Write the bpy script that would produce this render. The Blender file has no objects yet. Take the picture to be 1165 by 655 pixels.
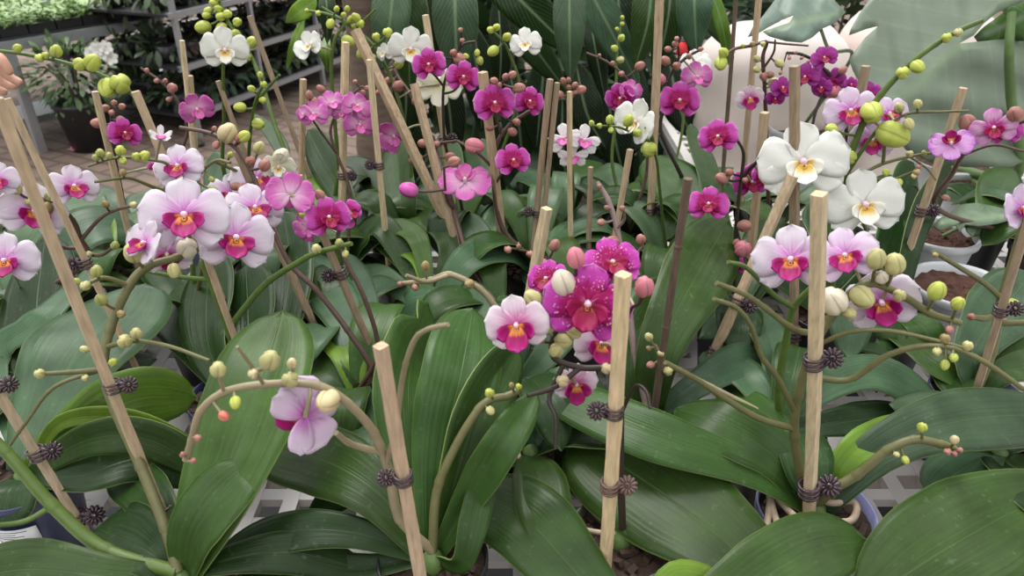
import bpy, math, random
from mathutils import Vector, Matrix, noise
R = random.Random(7)
S = bpy.context.scene
COL = S.collection
PI = math.pi
# ------------------------------------------------------------------ camera
F = 841.0; CAMZ = 1.40; PITCH = math.radians(30); TAB = 0.75
RIGHT = Vector((1, 0, 0)); UP = Vector((0, math.sin(PITCH), math.cos(PITCH))); FWD = Vector((0, math.cos(PITCH), -math.sin(PITCH)))
EYE = Vector((0, 0, CAMZ)); BACK = -FWD
cam_data = bpy.data.cameras.new('camera'); cam = bpy.data.objects.new('camera', cam_data); COL.objects.link(cam)
cam.location = EYE; cam.rotation_euler = (math.radians(60), 0, 0)
cam_data.sensor_width = 36; cam_data.lens = F / 1165 * 36; cam_data.clip_start = .02
cam_data.dof.use_dof = True; cam_data.dof.focus_distance = .85; cam_data.dof.aperture_fstop = 9
S.camera = cam

def ray(x, y): return FWD + RIGHT * ((x - 582.5) / F) + UP * ((327.5 - y) / F)
def at_y(x, y, Y): d = ray(x, y); return EYE + d * (Y / d.y)
def at_h(x, y, h):                      # h in cm above the bench top
    d = ray(x, y); return EYE + d * ((TAB + h / 100 - CAMZ) / d.z)
def at_z(x, y, z): d = ray(x, y); return EYE + d * ((z - CAMZ) / d.z)
def depth(p): return (p - EYE).dot(FWD)
def px(p):
    v = p - EYE; k = F / v.dot(FWD)
    return 582.5 + v.x * k, 327.5 - v.dot(UP) * k

# ------------------------------------------------------------------ materials
MATS = {}
def newmat(name):
    m = bpy.data.materials.new(name); m.use_nodes = True; nt = m.node_tree; nt.nodes.clear()
    out = nt.nodes.new('ShaderNodeOutputMaterial'); MATS[name] = m
    def N(t, **kw):
        n = nt.nodes.new('ShaderNode' + t)
        for k, v in kw.items():
            if k in n.inputs: n.inputs[k].default_value = v
            else: setattr(n, k, v)
        return n
    def L(a, b): nt.links.new(a, b)
    return m, N, L, out
def c4(c): return (c[0], c[1], c[2], 1)
def ramp(N, stops):
    r = N('ValToRGB'); e = r.color_ramp.elements
    while len(e) < len(stops): e.new(.5)
    for i, (p, c) in enumerate(stops): e[i].position = p; e[i].color = c4(c)
    return r
def mapped(N, L, scale, coord='Object'):
    t = N('TexCoord'); mp = N('Mapping'); mp.inputs['Scale'].default_value = scale; L(t.outputs[coord], mp.inputs['Vector']); return mp
def mathn(N, L, op, a, b=None, clamp=False):
    n = N('Math', operation=op); n.use_clamp = clamp
    for i, v in ((0, a), (1, b)):
        if v is None: continue
        if isinstance(v, (int, float)): n.inputs[i].default_value = v
        else: L(v, n.inputs[i])
    return n.outputs[0]
def mix(N, L, fac, a, b, mode='MIX'):
    n = N('Mix', data_type='RGBA', blend_type=mode)
    for i, v in ((0, fac), (6, a), (7, b)):
        if isinstance(v, (int, float)): n.inputs[i].default_value = v
        elif isinstance(v, tuple): n.inputs[i].default_value = c4(v)
        else: L(v, n.inputs[i])
    return n.outputs[2]

def simple(name, col, rough=.5, var=.25, scale=30, metal=0, spec=.5, bump=0, trans=0, coat=0, stretch=(1, 1, 1), obj_col=False):
    m, N, L, out = newmat(name)
    mp = mapped(N, L, tuple(scale * s for s in stretch))
    nz = N('TexNoise'); nz.inputs['Scale'].default_value = 1; nz.inputs['Detail'].default_value = 4; L(mp.outputs[0], nz.inputs['Vector'])
    f = mathn(N, L, 'MULTIPLY_ADD', nz.outputs[0], 2 * var); f.node.inputs[2].default_value = 1 - var
    if obj_col: base = N('ObjectInfo').outputs['Color']
    else: rgb = N('RGB'); rgb.outputs[0].default_value = c4(col); base = rgb.outputs[0]
    cc = N('CombineColor'); [L(f, cc.inputs[i]) for i in range(3)]
    colo = mix(N, L, 1.0, base, cc.outputs[0], 'MULTIPLY')
    b = N('BsdfPrincipled', Roughness=rough, Metallic=metal); b.inputs['Specular IOR Level'].default_value = spec
    b.inputs['Coat Weight'].default_value = coat
    L(colo, b.inputs['Base Color'])
    if bump:
        bp = N('Bump', Strength=bump); bp.inputs['Distance'].default_value = .002; L(nz.outputs[0], bp.inputs['Height']); L(bp.outputs[0], b.inputs['Normal'])
    if trans:
        t = N('BsdfTranslucent'); L(colo, t.inputs[0]); ms = N('MixShader'); ms.inputs[0].default_value = trans
        L(b.outputs[0], ms.inputs[1]); L(t.outputs[0], ms.inputs[2]); L(ms.outputs[0], out.inputs[0])
    else: L(b.outputs[0], out.inputs[0])
    return m

def leafmat(name, under=False, trans=.12, veins='long', midcol=(.085, .15, .045), rough=.33):
    m, N, L, out = newmat(name)
    uv = N('TexCoord').outputs['UV']; sp = N('SeparateXYZ'); L(uv, sp.inputs[0])
    u, v = sp.outputs[0], sp.outputs[1]
    a = mathn(N, L, 'ABSOLUTE', mathn(N, L, 'SUBTRACT', v, .5))           # 0 at midrib, .5 at the margin
    cmb = N('CombineXYZ')
    if veins == 'long':
        L(mathn(N, L, 'MULTIPLY', u, 1.6), cmb.inputs[0]); L(mathn(N, L, 'MULTIPLY', v, 26), cmb.inputs[1])
    else:
        w = mathn(N, L, 'SUBTRACT', mathn(N, L, 'MULTIPLY', u, 34 if name == 'tree_leaf' else 9), mathn(N, L, 'MULTIPLY', a, 22 if name == 'tree_leaf' else 8))
        L(w, cmb.inputs[0]); L(mathn(N, L, 'MULTIPLY', a, .6), cmb.inputs[1])
    oi = N('ObjectInfo'); L(mathn(N, L, 'MULTIPLY', oi.outputs['Random'], 40), cmb.inputs[2])
    n1 = N('TexNoise', Scale=1.0, Detail=3.0); L(cmb.outputs[0], n1.inputs['Vector'])
    mp = mapped(N, L, (28, 28, 28)); n2 = N('TexNoise', Scale=1.0, Detail=3.0); L(mp.outputs[0], n2.inputs['Vector'])
    mo = name == 'monstera_leaf'
    f = mathn(N, L, 'ADD', mathn(N, L, 'MULTIPLY', n1.outputs[0], .45 if mo else .7), mathn(N, L, 'MULTIPLY', n2.outputs[0], .2 if mo else 1.1))
    f = mathn(N, L, 'ADD', f, .68 if mo else .10)
    f = mathn(N, L, 'MULTIPLY', f, mathn(N, L, 'ADD', mathn(N, L, 'MULTIPLY', oi.outputs['Random'], .35), .82))
    cc = N('CombineColor'); [L(f, cc.inputs[i]) for i in range(3)]
    col = mix(N, L, 1.0, oi.outputs['Color'], cc.outputs[0], 'MULTIPLY')
    if under: col = mix(N, L, .5, col, (.07, .12, .03))
    # pale dusty specks and water marks
    mp3 = mapped(N, L, (160, 160, 160)); n3 = N('TexNoise', Scale=1.0, Detail=2.0); L(mp3.outputs[0], n3.inputs['Vector'])
    spk = mathn(N, L, 'MULTIPLY', mathn(N, L, 'SUBTRACT', n3.outputs[0], .63), 3.2, True)
    col = mix(N, L, mathn(N, L, 'MULTIPLY', spk, mathn(N, L, 'MULTIPLY', n2.outputs[0], .8)), col, (.22, .28, .19))
    if veins == 'long':
        mr = mathn(N, L, 'SUBTRACT', 1.0, mathn(N, L, 'MULTIPLY', a, 80), True)
        col = mix(N, L, mathn(N, L, 'MULTIPLY', mr, .38), col, midcol)
    else:
        kk = 16 if name == 'tree_leaf' else 6
        rb = mathn(N, L, 'SINE', mathn(N, L, 'MULTIPLY', mathn(N, L, 'SUBTRACT', mathn(N, L, 'MULTIPLY', u, kk), mathn(N, L, 'MULTIPLY', a, kk * .7)), 6.283))
        rb = mathn(N, L, 'MULTIPLY', mathn(N, L, 'SUBTRACT', rb, .88), 8, True)
        col = mix(N, L, mathn(N, L, 'MULTIPLY', rb, .30), col, midcol)
        mr = mathn(N, L, 'SUBTRACT', 1.0, mathn(N, L, 'MULTIPLY', a, 18), True)
        col = mix(N, L, mathn(N, L, 'MULTIPLY', mr, .75), col, midcol)
    eg = mathn(N, L, 'MULTIPLY', mathn(N, L, 'SUBTRACT', a, .487), 80, True)
    col = mix(N, L, mathn(N, L, 'MULTIPLY', eg, .5), col, (.20, .26, .07))
    b = N('BsdfPrincipled', Roughness=rough + (.12 if under else 0)); b.inputs['Specular IOR Level'].default_value = .24
    L(col, b.inputs['Base Color'])
    bp = N('Bump', Strength=.3); bp.inputs['Distance'].default_value = .0015
    L(mathn(N, L, 'ADD', n1.outputs[0], mathn(N, L, 'MULTIPLY', mr, -.6)), bp.inputs['Height']); L(bp.outputs[0], b.inputs['Normal'])
    t = N('BsdfTranslucent'); L(mix(N, L, 1.0, col, (1.25, 1.35, .5), 'MULTIPLY'), t.inputs[0])
    ms = N('MixShader'); ms.inputs[0].default_value = trans
    L(b.outputs[0], ms.inputs[1]); L(t.outputs[0], ms.inputs[2]); L(ms.outputs[0], out.inputs[0])
    return m

def petalmat(name, stops, streak=.25, spots=None, rough=.5, trans=.3, vein=None):
    m, N, L, out = newmat(name)
    uv = N('TexCoord').outputs['UV']; sp = N('SeparateXYZ'); L(uv, sp.inputs[0])
    cmb = N('CombineXYZ'); L(mathn(N, L, 'MULTIPLY', sp.outputs[0], 1.2), cmb.inputs[0]); L(mathn(N, L, 'MULTIPLY', sp.outputs[1], 16), cmb.inputs[1])
    oi = N('ObjectInfo'); L(mathn(N, L, 'MULTIPLY', oi.outputs['Random'], 30), cmb.inputs[2])
    n1 = N('TexNoise', Scale=1.0, Detail=2.0); L(cmb.outputs[0], n1.inputs['Vector'])
    f = mathn(N, L, 'ADD', sp.outputs[0], mathn(N, L, 'MULTIPLY', mathn(N, L, 'SUBTRACT', n1.outputs[0], .5), streak * 2))
    av = mathn(N, L, 'MULTIPLY', mathn(N, L, 'ABSOLUTE', mathn(N, L, 'SUBTRACT', sp.outputs[1], .5)), 2.0)
    f = mathn(N, L, 'MAXIMUM', f, mathn(N, L, 'MULTIPLY', mathn(N, L, 'MULTIPLY', mathn(N, L, 'POWER', av, 3.0), .98), mathn(N, L, 'POWER', sp.outputs[0], .5)))
    rp = ramp(N, stops); L(f, rp.inputs[0]); col = rp.outputs[0]
    if vein:
        vn = mathn(N, L, 'MULTIPLY', mathn(N, L, 'SUBTRACT', n1.outputs[0], .52), 6, True)
        col = mix(N, L, mathn(N, L, 'MULTIPLY', vn, .35), col, vein)
    if spots:
        vo = N('TexVoronoi', Scale=1.0); c2 = N('CombineXYZ'); L(mathn(N, L, 'MULTIPLY', sp.outputs[0], 13), c2.inputs[0]); L(mathn(N, L, 'MULTIPLY', sp.outputs[1], 13), c2.inputs[1]); L(c2.outputs[0], vo.inputs['Vector'])
        s = mathn(N, L, 'MULTIPLY', mathn(N, L, 'SUBTRACT', .34, vo.outputs['Distance']), 8, True)
        k = mathn(N, L, 'MULTIPLY', mathn(N, L, 'SUBTRACT', spots[1], mathn(N, L, 'ABSOLUTE', mathn(N, L, 'SUBTRACT', sp.outputs[0], spots[2]))), 8, True)
        col = mix(N, L, mathn(N, L, 'MULTIPLY', s, k), col, spots[0])
    b = N('BsdfPrincipled', Roughness=rough); L(col, b.inputs['Base Color']); b.inputs['Specular IOR Level'].default_value = .3
    bp = N('Bump', Strength=.2); bp.inputs['Distance'].default_value = .0008; L(n1.outputs[0], bp.inputs['Height']); L(bp.outputs[0], b.inputs['Normal'])
    t = N('BsdfTranslucent'); L(col, t.inputs[0]); ms = N('MixShader'); ms.inputs[0].default_value = trans
    L(b.outputs[0], ms.inputs[1]); L(t.outputs[0], ms.inputs[2]); L(ms.outputs[0], out.inputs[0])
    return m

leafmat('leaf_top'); leafmat('leaf_under', True); simple('leaf_edge', (.17, .23, .06), .5)
leafmat('tree_leaf', veins='pin', trans=.12, midcol=(.24, .34, .19)); leafmat('monstera_leaf', veins='pin', trans=.1, midcol=(.20, .27, .17), rough=.34)
simple('stem', (1, 1, 1), .45, .3, 60, obj_col=True, bump=.2)
def budmat():
    m, N, L, out = newmat('bud_skin'); uv = N('TexCoord').outputs['UV']; sp = N('SeparateXYZ'); L(uv, sp.inputs[0])
    mp = mapped(N, L, (110, 110, 110)); nz = N('TexNoise', Scale=1.0, Detail=3.0); L(mp.outputs[0], nz.inputs['Vector'])
    f = mathn(N, L, 'ADD', mathn(N, L, 'MULTIPLY', nz.outputs[0], .5), .75); cc = N('CombineColor'); [L(f, cc.inputs[i]) for i in range(3)]
    col = mix(N, L, 1.0, N('ObjectInfo').outputs['Color'], cc.outputs[0], 'MULTIPLY')
    base = mathn(N, L, 'SUBTRACT', 1.0, mathn(N, L, 'MULTIPLY', sp.outputs[0], 2.2), True); col = mix(N, L, mathn(N, L, 'MULTIPLY', base, .45), col, (.30, .34, .08))
    w = mathn(N, L, 'COSINE', mathn(N, L, 'MULTIPLY', sp.outputs[1], 6.2832 * 3)); w = mathn(N, L, 'MULTIPLY', mathn(N, L, 'SUBTRACT', w, .93), 14, True)
    col = mix(N, L, mathn(N, L, 'MULTIPLY', w, .6), col, mix(N, L, 1.0, col, (.45, .38, .30), 'MULTIPLY'))
    b = N('BsdfPrincipled', Roughness=.42); L(col, b.inputs['Base Color']); b.inputs['Specular IOR Level'].default_value = .35; t = N('BsdfTranslucent'); L(col, t.inputs[0]); ms = N('MixShader'); ms.inputs[0].default_value = .1
    L(b.outputs[0], ms.inputs[1]); L(t.outputs[0], ms.inputs[2]); L(ms.outputs[0], out.inputs[0])
budmat()
simple('bamboo', (1, 1, 1), .65, .55, 70, obj_col=True, bump=.8, stretch=(4, 4, .6))
simple('column_white', (.76, .52, .64), .4)
simple('clip_plastic', (.045, .022, .030), .22, .2, coat=.3)
simple('clip_brown', (.13, .07, .06), .3, .2, coat=.3)
simple('pot_navy', (.035, .042, .10), .35, .35, 40); simple('pot_lilac', (.30, .31, .55), .35, .3, 40)
simple('pot_clear', (.11, .12, .085), .25, .6, 40, stretch=(1, 1, 3)); simple('pot_black', (.018, .018, .02), .4, .3)
simple('pot_grey', (.50, .52, .54), .35, .12); simple('pot_rim_pale', (.36, .34, .30), .4, .4, 60)
simple('bark', (.055, .032, .022), .9, .8, 90, bump=1); simple('soil', (.075, .032, .022), .95, .5, 120, bump=1)
simple('dry_root', (.44, .34, .25), .7, .35, 60); simple('moss', (.10, .09, .03), .9, .6, 120, bump=1)
simple('bench_plastic', (.62, .59, .58), .5, .10, 15, bump=.1); simple('metal', (.42, .44, .47), .35, .25, 6, metal=.6)
simple('dark_metal', (.05, .05, .055), .4, .3, metal=.4); simple('label_paper', (.78, .79, .82), .6, .03); simple('print_ink', (.05, .05, .06), .6)
simple('cream_sheet', (.80, .70, .65), .6, .08, 12, trans=.05); simple('skin', (.62, .33, .24), .5, .12, 40); simple('shirt', (.10, .12, .16), .8, .2, 60)
simple('trunk_bark', (.17, .12, .09), .85, .5, 22, bump=1, stretch=(1, 1, 4)); simple('foliage', (1, 1, 1), .45, .4, 30, obj_col=True, trans=.15)
simple('red_petal', (.75, .03, .03), .5); simple('pink_petal', (.72, .22, .34), .5)

W1 = (.76, .68, .77); LIP = petalmat('lip_magenta', [(0, (.80, .55, .35)), (.12, (.78, .34, .04)), (.30, (.60, .16, .05)), (.40, (.27, .0, .08)), (.8, (.36, .0, .14)), (1, (.50, .04, .30))], .12, trans=.15)
petalmat('lip_white', [(0, (.75, .45, .05)), (.3, (.80, .55, .12)), (.55, (.86, .82, .70)), (1, (.88, .88, .84))], .12, trans=.15, spots=((.55, .15, .08), .2, .2))
petalmat('lip_dark', [(0, (.70, .25, .08)), (.25, (.24, .0, .03)), (1, (.32, .0, .09))], .12, trans=.15)
petalmat('lip_pink', [(0, (.7, .4, .2)), (.3, (.75, .2, .5)), (1, (.72, .14, .5))], .12, trans=.15)
T = {}
def ftype(k, stops, lip, col='column_white', petal_w=1.0, sep_w=1.0, **kw): T[k] = (petalmat('petal_' + k, stops, **kw), MATS[lip], MATS[col], petal_w, sep_w)
ftype('blush', [(0, (.60, .12, .52)), (.16, (.66, .22, .60)), (.40, (.74, .54, .74)), (.66, W1), (1, (.78, .71, .79))], 'lip_magenta', vein=(.78, .66, .78))
ftype('lilacblush', [(0, (.60, .12, .56)), (.18, (.64, .25, .62)), (.5, (.78, .60, .80)), (.85, (.76, .63, .78)), (1, (.78, .69, .79))], 'lip_magenta', vein=(.74, .58, .76))
ftype('magenta', [(0, (.70, .30, .55)), (.12, (.36, .0, .10)), (.46, (.38, .0, .12)), (.60, (.58, .06, .42)), (.84, (.62, .10, .48)), (1, (.82, .42, .74))], 'lip_dark', streak=.2, vein=(.42, .0, .22))
ftype('spotted', [(0, (.70, .30, .50)), (.14, (.36, .0, .08)), (.48, (.40, .0, .14)), (.62, (.56, .04, .40)), (.85, (.60, .07, .48)), (1, (.74, .28, .66))], 'lip_dark', spots=((.84, .52, .70), .2, .52), streak=.26, vein=(.42, .0, .22))
ftype('pink', [(0, (.80, .55, .70)), (.3, (.76, .42, .64)), (.6, (.68, .18, .52)), (.85, (.62, .10, .46)), (1, (.74, .30, .62))], 'lip_pink', vein=(.80, .5, .66))
ftype('white', [(0, (.78, .80, .62)), (.2, (.88, .88, .84)), (1, (.90, .90, .87))], 'lip_white', streak=.05, vein=(.84, .85, .80))
ftype('cream', [(0, (.72, .72, .35)), (.35, (.84, .82, .66)), (1, (.88, .86, .76))], 'lip_white', streak=.05)
ftype('violet', [(0, (.30, .01, .14)), (.4, (.34, .01, .24)), (1, (.46, .08, .40))], 'lip_dark')
ftype('lilac', [(0, (.58, .16, .52)), (.3, (.62, .30, .60)), (.7, (.62, .34, .64)), (.9, (.50, .16, .56)), (1, (.46, .10, .52))], 'lip_magenta', vein=(.52, .18, .54))
ftype('star', [(0, (.72, .45, .62)), (.25, (.86, .78, .84)), (1, (.89, .87, .87))], 'lip_pink', petal_w=.50, sep_w=.8)
ftype('striped', [(0, (.40, .0, .16)), (.3, (.55, .06, .34)), (.55, (.74, .45, .66)), (1, (.66, .22, .58))], 'lip_dark', petal_w=.7, vein=(.45, .03, .28))
ftype('edged', [(0, (.62, .05, .32)), (.25, (.70, .25, .50)), (.55, (.82, .62, .76)), (1, (.88, .82, .86))], 'lip_magenta')

# ------------------------------------------------------------------ mesh helper
class MB:
    def __init__(s): s.v = []; s.f = []; s.uv = []; s.mi = []
    def grid(s, P, UV=None, closed=False, mi=0, flip=False):
        o = len(s.v); nr = len(P); nc = len(P[0])
        for row in P: s.v.extend(row)
        for i in range(nr - 1):
            for j in range(nc if closed else nc - 1):
                j2 = (j + 1) % nc
                q = [(i, j), (i, j2), (i + 1, j2), (i + 1, j)]
                if flip: q.reverse()
                s.f.append([o + a * nc + b for a, b in q]); s.mi.append(mi)
                if UV: s.uv.append([UV[a][b if not (closed and b == 0 and j2 == 0) else b] for a, b in q])
                else: s.uv.append([(a / (nr - 1), (b if b or j != nc - 1 else nc) / nc) for a, b in q])
    def cap(s, ring, mi=0, flip=False):
        o = len(s.v); s.v.extend(ring); c = sum(ring, Vector()) / len(ring); s.v.append(c); n = len(ring)
        for j in range(n):
            q = [o + j, o + (j + 1) % n, o + n]
            if flip: q.reverse()
            s.f.append(q); s.mi.append(mi); s.uv.append([(1, .5)] * 3)
    def tube(s, pts, rad, n=8, caps=True, mi=0, sq=0):
        P = []; prev = None
        for i, p in enumerate(pts):
            t = (pts[min(i + 1, len(pts) - 1)] - pts[max(i - 1, 0)])
            t = t.normalized() if t.length > 1e-9 else Vector((0, 0, 1))
            if prev is None: a = t.orthogonal().normalized()
            else:
                a = prev - t * prev.dot(t); a = a.normalized() if a.length > 1e-6 else t.orthogonal().normalized()
            prev = a; b = t.cross(a); r = rad[i] if isinstance(rad, (list, tuple)) else rad
            ring = []
            for k in range(n):
                an = 2 * PI * (k + (0 if sq else .5)) / n; rr = r
                if sq: rr = r * min(1.30, 1 / max(abs(math.cos(an)), abs(math.sin(an))))
                ring.append(p + (a * math.cos(an) + b * math.sin(an)) * rr)
            P.append(ring)
        s.grid(P, closed=True, mi=mi)
        if caps: s.cap(P[0], mi, True); s.cap(P[-1], mi)
    def box(s, c, sx, sy, sz, rot=None, mi=0):
        o = len(s.v); c = Vector(c)
        for z in (-1, 1):
            for y in (-1, 1):
                for x in (-1, 1):
                    q = Vector((x * sx / 2, y * sy / 2, z * sz / 2)); s.v.append(c + (rot @ q if rot else q))
        for q in ((0, 2, 3, 1), (4, 5, 7, 6), (0, 1, 5, 4), (2, 6, 7, 3), (0, 4, 6, 2), (1, 3, 7, 5)):
            s.f.append([o + a for a in q]); s.uv.append([(0, 0), (1, 0), (1, 1), (0, 1)]); s.mi.append(mi)
    def lathe(s, c, prof, n=32, mi=0, M=None):
        P = []
        for r, z in prof:
            P.append([Vector(c) + ((M @ Vector((r * math.cos(2 * PI * k / n), r * math.sin(2 * PI * k / n), z))) if M else Vector((r * math.cos(2 * PI * k / n), r * math.sin(2 * PI * k / n), z))) for k in range(n)])
        s.grid(P, closed=True, mi=mi)
    def build(s, name, mats, parent=None, smooth=True, base=None, sub=0):
        me = bpy.data.meshes.new(name)
        org = parent.matrix_basis.translation if parent is not None else Vector((0, 0, 0))
        if parent is not None:
            p = parent.parent
            while p is not None: org = org + p.matrix_basis.translation; p = p.parent
        if base is None: base = org
        me.from_pydata([tuple(Vector(v) - base) for v in s.v], [], s.f)
        ul = me.uv_layers.new(name='UVMap'); k = 0; flat = []
        for uv in s.uv:
            for q in uv: flat.extend(q)
        ul.data.foreach_set('uv', flat)
        me.polygons.foreach_set('material_index', s.mi)
        me.polygons.foreach_set('use_smooth', [smooth] * len(s.f))
        if not isinstance(mats, (list, tuple)): mats = [mats]
        for m in mats: me.materials.append(MATS[m] if isinstance(m, str) else m)
        o = bpy.data.objects.new(name, me); COL.objects.link(o)
        o.parent = parent; o.location = base - org
        return o

def tag(o, label, cat, group=None, kind=None):
    if label: o['label'] = label
    if cat: o['category'] = cat
    if group: o['group'] = group
    if kind: o['kind'] = kind
    return o
def thing(name, loc, label, cat, group=None):
    o = bpy.data.objects.new(name, None); COL.objects.link(o); o.location = loc; o.empty_display_size = .02
    return tag(o, label, cat, group)

def spline(pts, n):
    """Catmull-Rom through pts, n steps per segment"""
    out = []; m = len(pts)
    for i in range(m - 1):
        p0 = pts[i - 1] if i else pts[0] * 2 - pts[1]; p1, p2 = pts[i], pts[i + 1]
        p3 = pts[i + 2] if i + 2 < m else pts[-1] * 2 - pts[-2]
        for k in range(n):
            t = k / n
            out.append(.5 * ((2 * p1) + (p2 - p0) * t + (2 * p0 - 5 * p1 + 4 * p2 - p3) * t * t + (3 * p1 - p0 - 3 * p2 + p3) * t ** 3))
    out.append(pts[-1].copy()); return out
def resample(pts, n):
    L = [0]
    for a, b in zip(pts, pts[1:]): L.append(L[-1] + (b - a).length)
    out = []; j = 0
    for k in range(n):
        d = L[-1] * k / (n - 1)
        while j < len(L) - 2 and L[j + 1] < d: j += 1
        t = (d - L[j]) / max(1e-9, L[j + 1] - L[j]); out.append(pts[j].lerp(pts[j + 1], min(1, max(0, t))))
    return out

# ------------------------------------------------------------------ leaf
TONE = {'g': (.036, .080, .016), 'b': (.056, .108, .052), 'd': (.017, .044, .009), 'y': (.105, .195, .016), 'k': (.007, .018, .005), 't': (.070, .130, .072)}  # k: near-black, shade of the gaps between hanging leaves put into colour
def lprof(t):
    base = .34 + .66 * min(1, t / .5) ** .9 if t < .5 else 1
    tip = 1 if t < .62 else max(0, 1 - ((t - .62) / .38) ** 2.3) ** .62
    return base * tip
def tprof(t):                                # pointed tree leaf
    return max(.03, math.sin(PI * t ** .9) ** .75 * (1 - .25 * t))
def leaf(parent, P, w, tone='g', mode='px', vee=.22, roll=0, prof=lprof, name='leaf', mats=('leaf_top', 'leaf_under', 'leaf_edge'), hint=None, nu=22, nv=9, notch=None, thick=.0013, wave=.05):
    c = resample(spline(P, 8), nu); nvec = hint or Vector((0, -.45, 1)); G = []; UV = []
    ph = R.random() * 6
    for i, p in enumerate(c):
        t = i / (nu - 1); tn = (c[min(i + 1, nu - 1)] - c[max(0, i - 1)]).normalized()
        A = tn.cross(nvec)
        A = A.normalized() if A.length > 1e-4 else RIGHT
        if roll: A = Matrix.Rotation(math.radians(roll), 3, tn) @ A
        Nn = A.cross(tn)
        if mode == 'px':
            v = (p - EYE).normalized(); ap = max(.5, (A - v * A.dot(v)).length); hw = w / 2 * depth(p) / F / ap
        else: hw = w / 2
        hw *= prof(t); row = []; uvr = []
        for j in range(nv):
            s = -1 + 2 * j / (nv - 1); k = hw
            if notch and abs(t - notch[0]) < notch[1] and s * notch[2] > 0: k *= 1 - notch[3] * (1 - abs(t - notch[0]) / notch[1])
            lift = vee * k * 1.35 * (abs(s) ** 1.05) * (1 - .6 * t) - .16 * k * s * s * t + wave * k * abs(s) * math.sin(ph + t * 9 + s)
            row.append(p + A * s * k + Nn * lift); uvr.append((t, j / (nv - 1)))
        G.append(row); UV.append(uvr)
    mb = MB(); mb.grid(G, UV); o = mb.build(name, mats, parent)
    md = o.modifiers.new('thickness', 'SOLIDIFY'); md.thickness = thick; md.offset = -1
    if len(mats) > 1: md.material_offset = 1; md.material_offset_rim = 2
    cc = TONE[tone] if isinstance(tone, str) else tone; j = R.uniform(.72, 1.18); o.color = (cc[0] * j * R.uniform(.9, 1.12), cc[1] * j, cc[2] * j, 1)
    return o

# ------------------------------------------------------------------ blossom
def tepal(L, Wd, ang, z0, curl, cup, nu=9, nv=7, sharp=3.0):
    """petal mesh in the blossom's own frame: front +Z, up +Y"""
    ph = R.random() * 6; G = []; UV = []; ca, sa = math.cos(ang), math.sin(ang)
    for i in range(nu):
        u = (i / (nu - 1)) ** .9; w = Wd * 1.16 * min(1, (u + .02) * 1.15) ** .62 * max(.0, 1 - u ** sharp) ** .5 + .001; row = []; uvr = []
        for j in range(nv):
            s = -1 + 2 * j / (nv - 1); x = L * (u * .97 + .03 * (1 - s * s)); y = s * w / 2
            z = z0 + curl * u * u * L + cup * (abs(s) ** 2) * w * .5 + .02 * math.sin(7 * u + 5 * s + ph) + .022 * abs(s) * u * math.sin(11 * u + ph * 2)
            row.append(Vector((x * ca - y * sa, x * sa + y * ca, z))); uvr.append((u, j / (nv - 1)))
        G.append(row); UV.append(uvr)
    return G, UV
def petal_obj(name, G, UV, mat, parent, M, c, r, col=None):
    mb = MB(); mb.grid([[c + (M @ p) * r for p in row] for row in G], UV); o = mb.build(name, mat, parent)
    md = o.modifiers.new('thickness', 'SOLIDIFY'); md.thickness = .0009; md.offset = 0
    return o
def blossom(parent, c, r, kind, face=(0, 0), roll=0, back=False, root=None, openness=0.0, stemcol=(.34, .36, .16)):
    pm, lm, cm, pw, sw = T[kind]
    v = (EYE - c).normalized(); d = (-v if back else v) + RIGHT * face[0] + UP * face[1]; d.normalize()
    upv = UP - d * UP.dot(d); upv = upv.normalized(); upv = Matrix.Rotation(math.radians(roll), 3, d) @ upv
    M = Matrix((upv.cross(d), upv, d)).transposed()
    if root is None: root = c - d * r * .5 - UP * r * .8
    mb = MB(); bp = c - d * r * .06
    pts = spline([root, (root + bp) / 2 + Vector((0, 0, r * .12)) - d * r * .15, bp], 5); mb.tube(pts, [.0013 + .0008 * (i / len(pts)) for i in range(len(pts))], 6)
    b = mb.build('blossom', 'stem', parent); b.color = c4(stemcol)
    cu = -.10 + openness
    for a, l, w in ((90, 1.0, .86), (212, .98, .82), (328, .98, .82)):
        j = R.uniform(-4, 4)
        G, UV = tepal(l * R.uniform(.94, 1.02), w * sw, math.radians(a + j), -.03, cu, .08, sharp=3.4); petal_obj('sepal', G, UV, pm, b, M, c, r)
    for a in (12, 168):
        G, UV = tepal(1.02, 1.18 * pw, math.radians(a + R.uniform(-4, 4)), .015, cu + .02, -.10, nu=10, nv=9, sharp=4.2); petal_obj('petal', G, UV, pm, b, M, c, r)
    # lip: middle lobe and two erect side lobes
    lk = dict(edged=1.45, blush=1.12, lilacblush=1.2, spotted=1.15).get(kind, 1.0); mb = MB(); LM = []
    G, UV = tepal(.60 * lk, .62 * lk, math.radians(-90), .08, .22, .30, 8, 7, 2.2); LM.append((G, UV, Matrix.Rotation(math.radians(-22), 3, 'X')))
    for sgn in (-1, 1):
        G, UV = tepal(.42 * lk, .40 * lk, math.radians(-90 + sgn * 70), .05, .7, .25, 7, 5, 3); LM.append((G, UV, Matrix.Rotation(math.radians(0), 3, 'X')))
    for G, UV, Q in LM: mb.grid([[c + (M @ (Q @ p)) * r for p in row] for row in G], UV)
    mb.lathe(c + (M @ Vector((0, -.06, .13))) * r, [(.001, .05 * r), (.06 * r, .035 * r), (.07 * r, 0), (.03 * r, -.05 * r)], 8, M=M)
    l = mb.build('lip', lm, b); md = l.modifiers.new('thickness', 'SOLIDIFY'); md.thickness = .0010; md.offset = 0
    mb = MB(); a0, a1 = Vector((0, .07, .0)), Vector((0, .03, .20)); ps = [c + (M @ a0.lerp(a1, t)) * r for t in (0, .3, .6, .85, 1)]
    mb.tube(ps, [r * x for x in (.07, .07, .082, .07, .03)], 10); mb.build('column', cm, b)
    return b

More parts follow.
